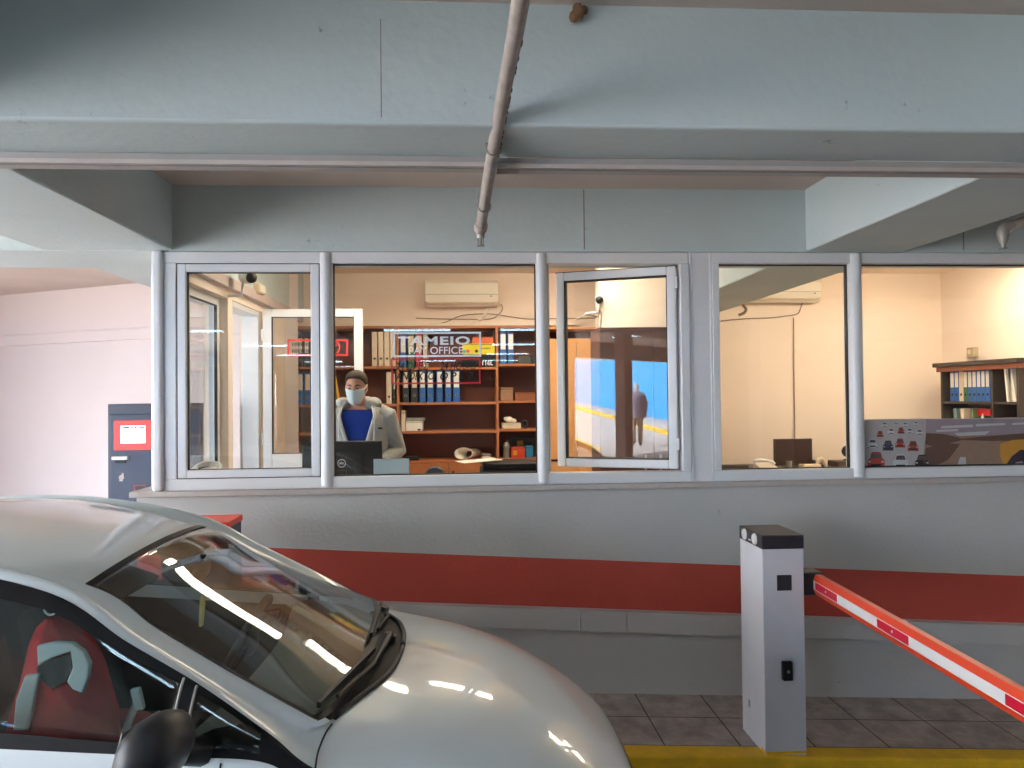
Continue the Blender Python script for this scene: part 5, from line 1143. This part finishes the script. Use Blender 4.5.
q = MB(); cloth(q, [(36, 667), (52, 659), (70, 654), (71, 668), (66, 682), (52, 690), (38, 676)], hj - .095, .01); q.build('lining', M_GASK, jk, local=True)
q = MB(); c = cl(122, 742, -.33); q.ell(c, (.13, .10, .10), 24)
bg_ = tag(q.build('bag', mat('bag_red', (150, 20, 30), .7, var=.15, scale=10), local=True, smooth=180), 'round dark red bag with a pale stripe on the near front seat of the car', 'bag'); in_car(bg_)
q = MB(); q.torus(c, .112, .012, (1, .25, -.3), 28, 8); q.build('stripe', M_REF, bg_, local=True, smooth=180)
c = Vector((-1.69, 0, 1.21)); q = MB(); q.tube([c, c + Vector((0, 0, -.06))], .0015, 5)
af = tag(q.build('air_freshener', M_GASK, local=True), 'yellowish charm hanging from the car inside mirror', 'air freshener'); in_car(af)
q = MB(); q.prism([c + Vector(v) for v in ((0, -.012, -.06), (0, .014, -.06), (0, .022, -.10), (0, .012, -.17), (0, -.014, -.17), (0, -.02, -.10))], (.008, 0, 0)); q.build('charm', mat('charm_yellow', (206, 186, 80), .6), af, local=True)

# ================================================================== PEOPLE
HR = [(-.128, -.052, .022, .022), (-.118, -.045, .040, .042), (-.095, -.03, .054, .066), (-.06, -.012, .064, .086), (-.03, -.004, .069, .093), (0, 0, .073, .097), (.035, .005, .076, .099), (.07, .008, .072, .094), (.098, .01, .058, .076), (.115, .012, .038, .05), (.122, .012, .014, .018)]
def head_ring(z):
    for a, b in zip(HR, HR[1:]):
        if a[0] <= z <= b[0]:
            t = (z - a[0]) / (b[0] - a[0]); return [a[k] + (b[k] - a[k]) * t for k in range(1, 4)]
    return list((HR[0] if z < HR[0][0] else HR[-1])[1:])
def hpt(th, z, off=0):                      # th = 0 is straight ahead (-Y), positive to +X
    cy, rx, ry = head_ring(z); return Vector(((rx + off) * sin(th), cy - (ry + off) * cos(th), z))
def hand(mb, wr, d, up, side, curl=.5):
    d = Vector(d).normalized(); up = Vector(up); lat = d.cross(up).normalized() * side; up = lat.cross(d).normalized() * side
    rt = Matrix((lat, d, up)).transposed()
    mb.ell(wr + d * .05, (.040, .052, .016), 12, rot=rt)
    for k, (o, l) in enumerate(((-.031, .066), (-.0105, .076), (.0105, .072), (.031, .056))):
        p = wr + d * .09 + lat * o; path = [p - d * .02, p]; dd = d.copy(); a = curl * .55
        for sgm in (.45, .32, .23):
            dd = (dd * cos(a) - up * sin(a)).normalized() if True else dd; p = p + dd * l * sgm; path.append(p)
        mb.tube(path, [.009, .009, .0082, .0075, .0062], 8)
    p = wr + d * .03 - lat * .034
    t1 = (d * .7 - lat * .7).normalized(); path = [p + lat * .012, p, p + t1 * .032, p + t1 * .032 + (d * .9 - lat * .2 - up * .3).normalized() * .028]
    mb.tube(path, [.012, .0115, .0095, .0075], 8)
def person(label, loc, rz, sc, arms, legs, head_rot, parts):
    """body, head, hands as one fused surface, facing -Y, feet at z = 0"""
    m = MB()
    m.rings([(0, 0, z, rx, ry) for z, rx, ry in ((.86, .12, .09), (.92, .16, .112), (1.0, .158, .11), (1.10, .146, .104), (1.2, .155, .112), (1.3, .172, .116), (1.38, .17, .10), (1.43, .11, .078), (1.45, .07, .06))], 24)
    m.rings([(0, .012 - (z - 1.4) * .12, z, r, r * 1.05) for z, r in ((1.40, .062), (1.46, .056), (1.52, .054), (1.56, .05))], 16)
    hc = Vector((0, -.012, 1.605)); HM = Euler(head_rot).to_matrix(); piv = Vector((0, .01, 1.50))
    TR = lambda p: piv + HM @ (hc + p * .9 - piv)
    hm = MB(); hm.rings([(0, cy, z, rx, ry) for z, cy, rx, ry in HR], 28)
    hm.ell((0, -.098, -.024), (.013, .020, .022), 10); hm.tube([(0, -.092, .016), (0, -.112, -.024)], [.008, .012], 8)
    hm.ell((0, -.086, .026), (.052, .014, .011), 12); hm.ell((0, -.083, -.072), (.024, .014, .008), 10); hm.ell((0, -.07, -.108), (.022, .018, .018), 10)
    for s_ in (1, -1): hm.ell((s_ * .076, .012, -.008), (.010, .020, .032), 12); hm.ell((s_ * .045, -.066, -.035), (.02, .018, .022), 10)
    o = len(m.v); m.add([TR(p) for p in hm.v], hm.f)
    for s_, (sh, el, wr, hd_, up_) in zip((1, -1), arms):
        m.tube([sh, Vector(sh).lerp(Vector(el), .5), el, Vector(el).lerp(Vector(wr), .4), wr], [.056, .05, .042, .04, .028], 14); hand(m, Vector(wr), hd_, up_, s_)
    for s_, (hp, kn, an, ft) in zip((1, -1), legs):
        m.tube([hp, Vector(hp).lerp(Vector(kn), .5), kn, Vector(kn).lerp(Vector(an), .35), an], [.088, .075, .057, .055, .036], 14)
        m.tube([Vector(an) + Vector((0, .03, -.02)), Vector(an) + Vector((0, -.05, -.045)), Vector(an) + Vector((0, -.15, -.062))], [.04, .036, .022], 12)
    b = voxel(m, 'person', M_SKIN, .0065, 3)
    b.location = loc; b.rotation_euler = (0, 0, rz); b.scale = (sc, sc, sc)
    tag(b, label, 'person')
    for s_ in (1, -1):                           # eyes, lids stay part of the face
        q = MB(); q.ell(TR(Vector((s_ * .031, -.083, .004))), (.0125, .012, .010), 12); q.ell(TR(Vector((s_ * .031, -.0935, .003))), (.006, .003, .006), 10, 1); q.build('eye', [mat('eye_white', (170, 150, 138), .3), mat('eye_iris', (60, 44, 34), .3)], b, local=True, smooth=180)
        q = MB(); q.tube([TR(Vector((s_ * x, y, z))) for x, y, z in ((.014, -.098, .024), (.03, -.094, .030), (.05, -.078, .024))], [.003, .0045, .003], 6); q.build('eyebrow', parts['hair'], b, local=True, smooth=180)
    q = MB(); rows = []                          # hair cap: low at the nape, high at the forehead
    zlow = lambda th: .078 - .045 * min(1, (abs(th) / 1.2) ** 3) if abs(th) < 1.2 else (.033 - .02 * (abs(th) - 1.2) / .35 if abs(th) < 1.55 else .013 - .08 * min(1, (abs(th) - 1.55) / .5))
    n = 40
    for i in range(9):
        rows.append([TR(hpt(-pi + 2 * pi * k / n, zlow(-pi + 2 * pi * k / n) + (.1215 - zlow(-pi + 2 * pi * k / n)) * (i / 8) ** .8, .003 + .002 * sin(k * 2.3 + i) + (.004 * min(1, i / 3)))) for k in range(n)])
    q.grid(rows, 0, True); q.f.append([len(q.v) - n + k for k in range(n)]); q.m.append(0)
    q.build('hair', parts['hair'], b, local=True, smooth=180, solid=.006)
    return b, TR
def sleeve(q, sh, el, wr, r=(.078, .072, .066, .056, .046)):
    sh, el, wr = Vector(sh), Vector(el), Vector(wr); q.tube([sh + Vector((-.04 if sh.x > 0 else .04, 0, .012)), sh, sh.lerp(el, .5), el, el.lerp(wr, .5), wr], [r[0] * .9, r[0], r[1], r[2], r[3], r[4]], 18)
def trousers(b, legs, col, waist=.99):
    q = MB(); q.rings([(0, 0, z, rx, ry) for z, rx, ry in ((.80, .13, .11), (.88, .176, .128), (.95, .172, .122), (waist, .162, .116))], 24)
    for hp, kn, an, ft in legs: q.tube([hp, Vector(hp).lerp(Vector(kn), .5), kn, Vector(kn).lerp(Vector(an), .5), Vector(an) + Vector((0, 0, -.02))], [.104, .092, .076, .072, .068], 16)
    return voxel(q, 'trousers', col, .011, 3, b)
def shoes(b, legs, col):
    for hp, kn, an, ft in legs:
        q = MB(); a = Vector(an); q.ell(a + Vector((0, -.05, -.045)), (.046, .13, .042), 16); q.ell(a + Vector((0, .02, -.02)), (.042, .05, .05), 14); q.box(a + Vector((-.045, -.16, -.088)), a + Vector((.045, .07, -.07)))
        voxel(q, 'shoe', col, .009, 2, b)
# the cashier
AR = [((.185, 0, 1.385), (.265, .06, 1.13), (.17, -.17, 1.06), (-.25, -1, -.12), (0, 0, 1)), ((-.185, 0, 1.385), (-.265, .06, 1.13), (-.15, -.17, 1.07), (.25, -1, -.1), (0, 0, 1))]
LG = [((.088, 0, .88), (.10, -.02, .47), (.10, .02, .09), 0), ((-.088, 0, .88), (-.10, -.02, .47), (-.10, .02, .09), 0)]
M_HAIR = mat('hair_brown', (74, 56, 44), .75, var=.25, scale=60)
mx = xw(357, 5.62, 390)
man, TR = person('man in grey hooded jacket and blue shirt with a face mask, standing behind the counter', (mx, 5.66, FZ + .001), radians(4), 1.0, AR, LG, (radians(12), 0, radians(-10)), dict(hair=M_HAIR))
ht = (TR(Vector((0, .012, .125)))).z
sc = (zw(355, 370.5, 5.62) - FZ - .001) / ht; man.scale = (sc, sc, sc)
trousers(man, LG, mat('jeans_blue', (52, 64, 92), .85, var=.15, scale=30)); shoes(man, LG, M_DGREY)
q = MB(); q.rings([(0, -.004, z, rx, ry) for z, rx, ry in ((.93, .172, .122), (1.0, .166, .116), (1.1, .158, .108), (1.2, .164, .112), (1.3, .178, .116), (1.375, .178, .098), (1.41, .148, .086), (1.438, .095, .072))], 28)
for (sh, el, wr, _, _) in AR: q.tube([Vector(sh) * .96, sh, Vector(sh).lerp(Vector(el), .5)], [.062, .066, .062], 14)
voxel(q, 'tshirt', mat('tshirt_blue', (28, 66, 170), .85, var=.08, scale=20), .009, 3, man)
q = MB()
M_HOOD = mat('hoodie_grey', (176, 176, 172), .9, var=.1, scale=30, bump=.3, bscale=120)
rows = []
for i, (z, rx, ry, gap) in enumerate(((.84, .205, .158, .02), (.95, .205, .16, .05), (1.05, .20, .155, .12), (1.15, .203, .155, .24), (1.25, .212, .158, .38), (1.33, .216, .15, .50), (1.39, .205, .134, .62), (1.44, .145, .112, .85), (1.475, .105, .098, .95))):
    rows.append([Vector(((rx + .006 * sin(9 * th + z * 30)) * sin(th), -.004 - (ry + .006 * sin(7 * th + z * 20)) * cos(th), z)) for th in [gap + (2 * pi - 2 * gap) * k / 40 for k in range(41)]])
q.grid(rows)
hd = q.build('hoodie', M_HOOD, man, local=True, smooth=180, solid=.014)
q = MB()
for (sh, el, wr, _, _) in AR: sleeve(q, sh, el, wr, (.088, .08, .074, .06, .048))
for (sh, el, wr, _, _), nm in zip(AR, 'ab'):
    q = MB(); sleeve(q, sh, el, wr, (.090, .082, .075, .062, .050)); voxel(q, 'sleeve', M_HOOD, .008, 3, hd)
q = MB()                                        # hood lying on the shoulders, and the pale front facing
for k in range(9):
    a = -2.2 + 4.4 * k / 8; q.ell((.118 * sin(a), .03 + .085 * cos(a) * (1 if cos(a) > 0 else .9), 1.478 + .012 * cos(a)), (.052, .05, .042), 12)
voxel(q, 'hood', M_HOOD, .009, 4, hd)
q = MB()
for s_ in (1, -1):
    ed = [Vector(((rx + .004) * sin(gap) * s_, -.004 - (ry + .012) * cos(gap), z)) for z, rx, ry, gap in ((.84, .205, .158, .02), (.95, .205, .16, .05), (1.05, .20, .155, .12), (1.15, .203, .155, .24), (1.25, .212, .158, .38), (1.33, .216, .15, .50), (1.39, .205, .134, .62), (1.44, .145, .112, .85))]
    q.tube(ed, .012, 8)
q.build('front_facing', mat('hoodie_pale', (206, 206, 202), .9), hd, local=True, smooth=180)
for s_ in (1, -1):
    q = MB(); q.tube(curve([(s_ * .10, -.085, 1.455), (s_ * .115, -.14, 1.40), (s_ * .12, -.172, 1.30), (s_ * .115, -.178, 1.19 - .03 * s_)]), .0045, 6); q.build('drawstring', M_PVC, hd, local=True, smooth=180)
q = MB(); q.box((.145, -.152, 1.30), (.175, -.146, 1.312)); q.build('chest_mark', M_DGREY, hd, local=True); q = MB(); q.box((.03, -.139, 1.20), (.075, -.132, 1.21)); q.build('shirt_mark', M_PAPER, man, local=True)
q = MB(); rows = []
for i in range(9):
    z = -.122 + .118 * i / 8; wv = 1.12 if 1 < i else .95
    rows.append([TR(hpt(-wv + 2 * wv * k / 24, z, .010 + .016 * exp(-((k - 12) / 4.5) ** 2) + .0018 * (i % 2))) for k in range(25)])
q.grid(rows); mk = q.build('face_mask', mat('mask_pale_blue', (206, 224, 230), .8, var=.02), man, local=True, smooth=180, solid=.003)
q = MB()
for s_ in (1, -1):
    q.tube([TR(hpt(s_ * 1.1, -.01, .012)), TR(hpt(s_ * 1.4, .0, .008)), TR(Vector((s_ * .084, .022, .012)))], .0018, 5); q.tube([TR(hpt(s_ * .95, -.115, .012)), TR(hpt(s_ * 1.4, -.06, .006)), TR(Vector((s_ * .084, .024, -.03)))], .0018, 5)
q.build('ear_loop', M_PVC, mk, local=True)

# ================================================================== THE SUNLIT STREET OUTSIDE (mirrored in the open sash)
gx = lambda x: -.01 - S * max(x, -7) + .065 * max(0, -7 - x)
struct(ramp_box(MB(), -70, -7, -70, 60, lambda x: gx(x) - .3, gx).build('street', mat('street_concrete', (174, 164, 157), .9, var=.08, scale=.6)))
def strip(name, label, a, b, wd, h, col, kind='structure'):
    a, b = Vector(a), Vector(b); d = (b - a).normalized(); n = Vector((-d.y, d.x)) * wd / 2; m = MB()
    P = [a - n, b - n, b + n, a + n]; m.hexa([(p.x, p.y, gx(p.x) - .1) for p in P] + [(p.x, p.y, gx(p.x) + h) for p in P]); return m.build(name, col)
struct(strip('kerb', '', (-7.57, -12.8), (-36.8, -38.2), .22, .12, M_YEL)); struct(strip('kerb', '', (-8.03, -8.14), (-37.2, -33.2), .12, .012, M_YEL))
a, b = Vector((-11.54, -19.94)), Vector((-42.4, -43.5)); d = (b - a).normalized(); n = Vector((-d.y, d.x)) * -.12
hm_ = thing('hoarding', 'long bright blue street hoarding mirrored in the open sash', 'hoarding', (a.x, a.y, gx(a.x)))
m = MB(); Q = [a, b, b + n, a + n]; m.hexa([(p.x, p.y, gx(p.x) - .1) for p in Q] + [(p.x, p.y, gx(p.x) + 2.6) for p in Q]); m.build('panel', mat('hoarding_blue', (22, 150, 214), .5, var=.05, scale=.8), hm_)
a2 = a + Vector((3.2, .2)); n2 = Vector((0, -.12)); m = MB(); Q = [a2, a, a + n2, a2 + n2]; m.hexa([(p.x, p.y, gx(p.x) - .1) for p in Q] + [(p.x, p.y, gx(p.x) + 2.6) for p in Q]); m.build('return_panel', MATS['hoarding_blue'], hm_)
c = a + d * 12.3; n_ = n.normalized() * -.06; sb_ = thing('street_sign_board', 'pale framed board with two lines of lettering on the blue hoarding', 'sign', (c.x, c.y, gx(c.x) + 1.0))
m = MB(); U2 = lambda t, z, o=0: (c.x + d.x * t + n_.x * (1 + o), c.y + d.y * t + n_.y * (1 + o), gx(c.x) + z)
m.prism([U2(0, 1.15), U2(4.6, 1.15), U2(4.6, 2.3), U2(0, 2.3)], Vector((n_.x, n_.y, 0)) * .2); m.build('board', mat('sign_pale_blue', (120, 186, 222), .5), sb_)
m = MB()
for z in (1.86, 1.36):
    t_ = .3
    while t_ < 3.8:
        w_ = random.choice((.18, .24, .3)); m.prism([U2(t_, z, .3), U2(t_ + w_, z, .3), U2(t_ + w_, z + .3, .3), U2(t_, z + .3, .3)], Vector((n_.x, n_.y, 0)) * .2, 0); t_ += w_ + .1
for z in (1.17, 2.22): m.prism([U2(0, z, .3), U2(4.6, z, .3), U2(4.6, z + .05, .3), U2(0, z + .05, .3)], Vector((n_.x, n_.y, 0)) * .2)
m.build('board_lettering', mat('sign_blue_ink', (50, 110, 160), .5), sb_)
# pale houses behind the hoarding
for k, (hx, hy, hw, hh) in enumerate(((-36.1, -47, 9, 5.2), (-23.8, -38, 7, 4.4))):
    t = thing('apartment_house', ('larger pale house beyond the far end of the blue hoarding', 'smaller pale house beyond the middle of the blue hoarding')[k], 'house', (hx, hy, gx(hx)))
    rt = Matrix.Rotation(atan2(d.y, d.x), 3, 'Z'); c0 = Vector((hx, hy, gx(hx)))
    q = MB(); q.obox(c0 + Vector((0, 0, hh / 2)), (hw, 6, hh), rt); q.build('wall', mat('house_white', (236, 228, 214), .8), t)
    q = MB(); q.obox(c0 + Vector((0, 0, hh + .1)), (hw + .5, 6.5, .25), rt); q.build('roof', mat('house_roof', (170, 120, 90), .8), t)
    for wx in (-.3, 0, .3):
        q = MB(); q.obox(c0 + rt @ Vector((wx * hw, -3.01, hh - 1.2)), (1.0, .08, 1.1), rt); q.obox(c0 + rt @ Vector((wx * hw, 3.01, hh - 1.2)), (1.0, .08, 1.1), rt); q.build('window', mat('house_window', (70, 80, 90), .2), t)
# the old man walking away up the street
ox, oy = -8.35, -10.45
hdg = atan2(-.84, -.54)                         # walking direction
AR2 = [((.17, 0, 1.385), (.25, .03, 1.12), (.235, -.04, .88), (0, -.1, -1), (0, 1, 0)), ((-.17, 0, 1.385), (-.26, .07, 1.13), (-.20, .06, .90), (0, .2, -1), (0, 1, 0))]
LG2 = [((.088, 0, .88), (.095, -.10, .49), (.095, -.06, .09), 0), ((-.088, 0, .88), (-.095, .02, .47), (-.095, .16, .11), 0)]
old, TR2 = person('white haired person in a dark grey jacket walking up the street, mirrored in the sash', (ox, oy, gx(ox) + .005), hdg + pi / 2, 1.06, AR2, LG2, (radians(6), 0, 0), dict(hair=mat('hair_white', (232, 230, 226), .8)))
trousers(old, LG2, mat('trousers_beige', (150, 134, 112), .85)); shoes(old, LG2, M_BLACK)
q = MB(); q.rings([(0, .004, z, rx, ry) for z, rx, ry in ((.74, .205, .155), (.85, .205, .16), (1.0, .195, .15), (1.15, .198, .15), (1.3, .212, .155), (1.38, .205, .13), (1.44, .12, .095), (1.475, .08, .075))], 24)
for (sh, el, wr, _, _) in AR2: sleeve(q, sh, el, wr)
voxel(q, 'jacket', mat('jacket_grey', (104, 102, 116), .85, var=.1), .012, 3, old)

# ================================================================== WORLD, SUN, CAMERA EXPOSURE
w = bpy.data.worlds.new('sky'); SC.world = w; w.use_nodes = True; nt = w.node_tree; L = nt.links.new
bg = nt.nodes['Background']; bg.inputs['Strength'].default_value = 16.0
tc = nt.nodes.new('ShaderNodeTexCoord'); sep = nt.nodes.new('ShaderNodeSeparateXYZ'); rr = nt.nodes.new('ShaderNodeValToRGB')
rr.color_ramp.elements[0].position = .45; rr.color_ramp.elements[0].color = (.95, .96, 1, 1); rr.color_ramp.elements[1].position = .9; rr.color_ramp.elements[1].color = (.62, .78, 1, 1)
mp = nt.nodes.new('ShaderNodeMapRange'); mp.inputs['From Min'].default_value = -1; L(tc.outputs['Generated'], sep.inputs[0]); L(sep.outputs['Z'], mp.inputs['Value']); L(mp.outputs[0], rr.inputs['Fac']); L(rr.outputs['Color'], bg.inputs['Color'])
sl = bpy.data.lights.new('sun', 'SUN'); sl.energy = 44; sl.angle = .01; sl.color = (1, .985, .96)
sun = bpy.data.objects.new('sun', sl); COL.objects.link(sun); sun.rotation_euler = Vector((-.5, .6, .65)).to_track_quat('Z', 'Y').to_euler(); sun.location = (-20, 10, 20)
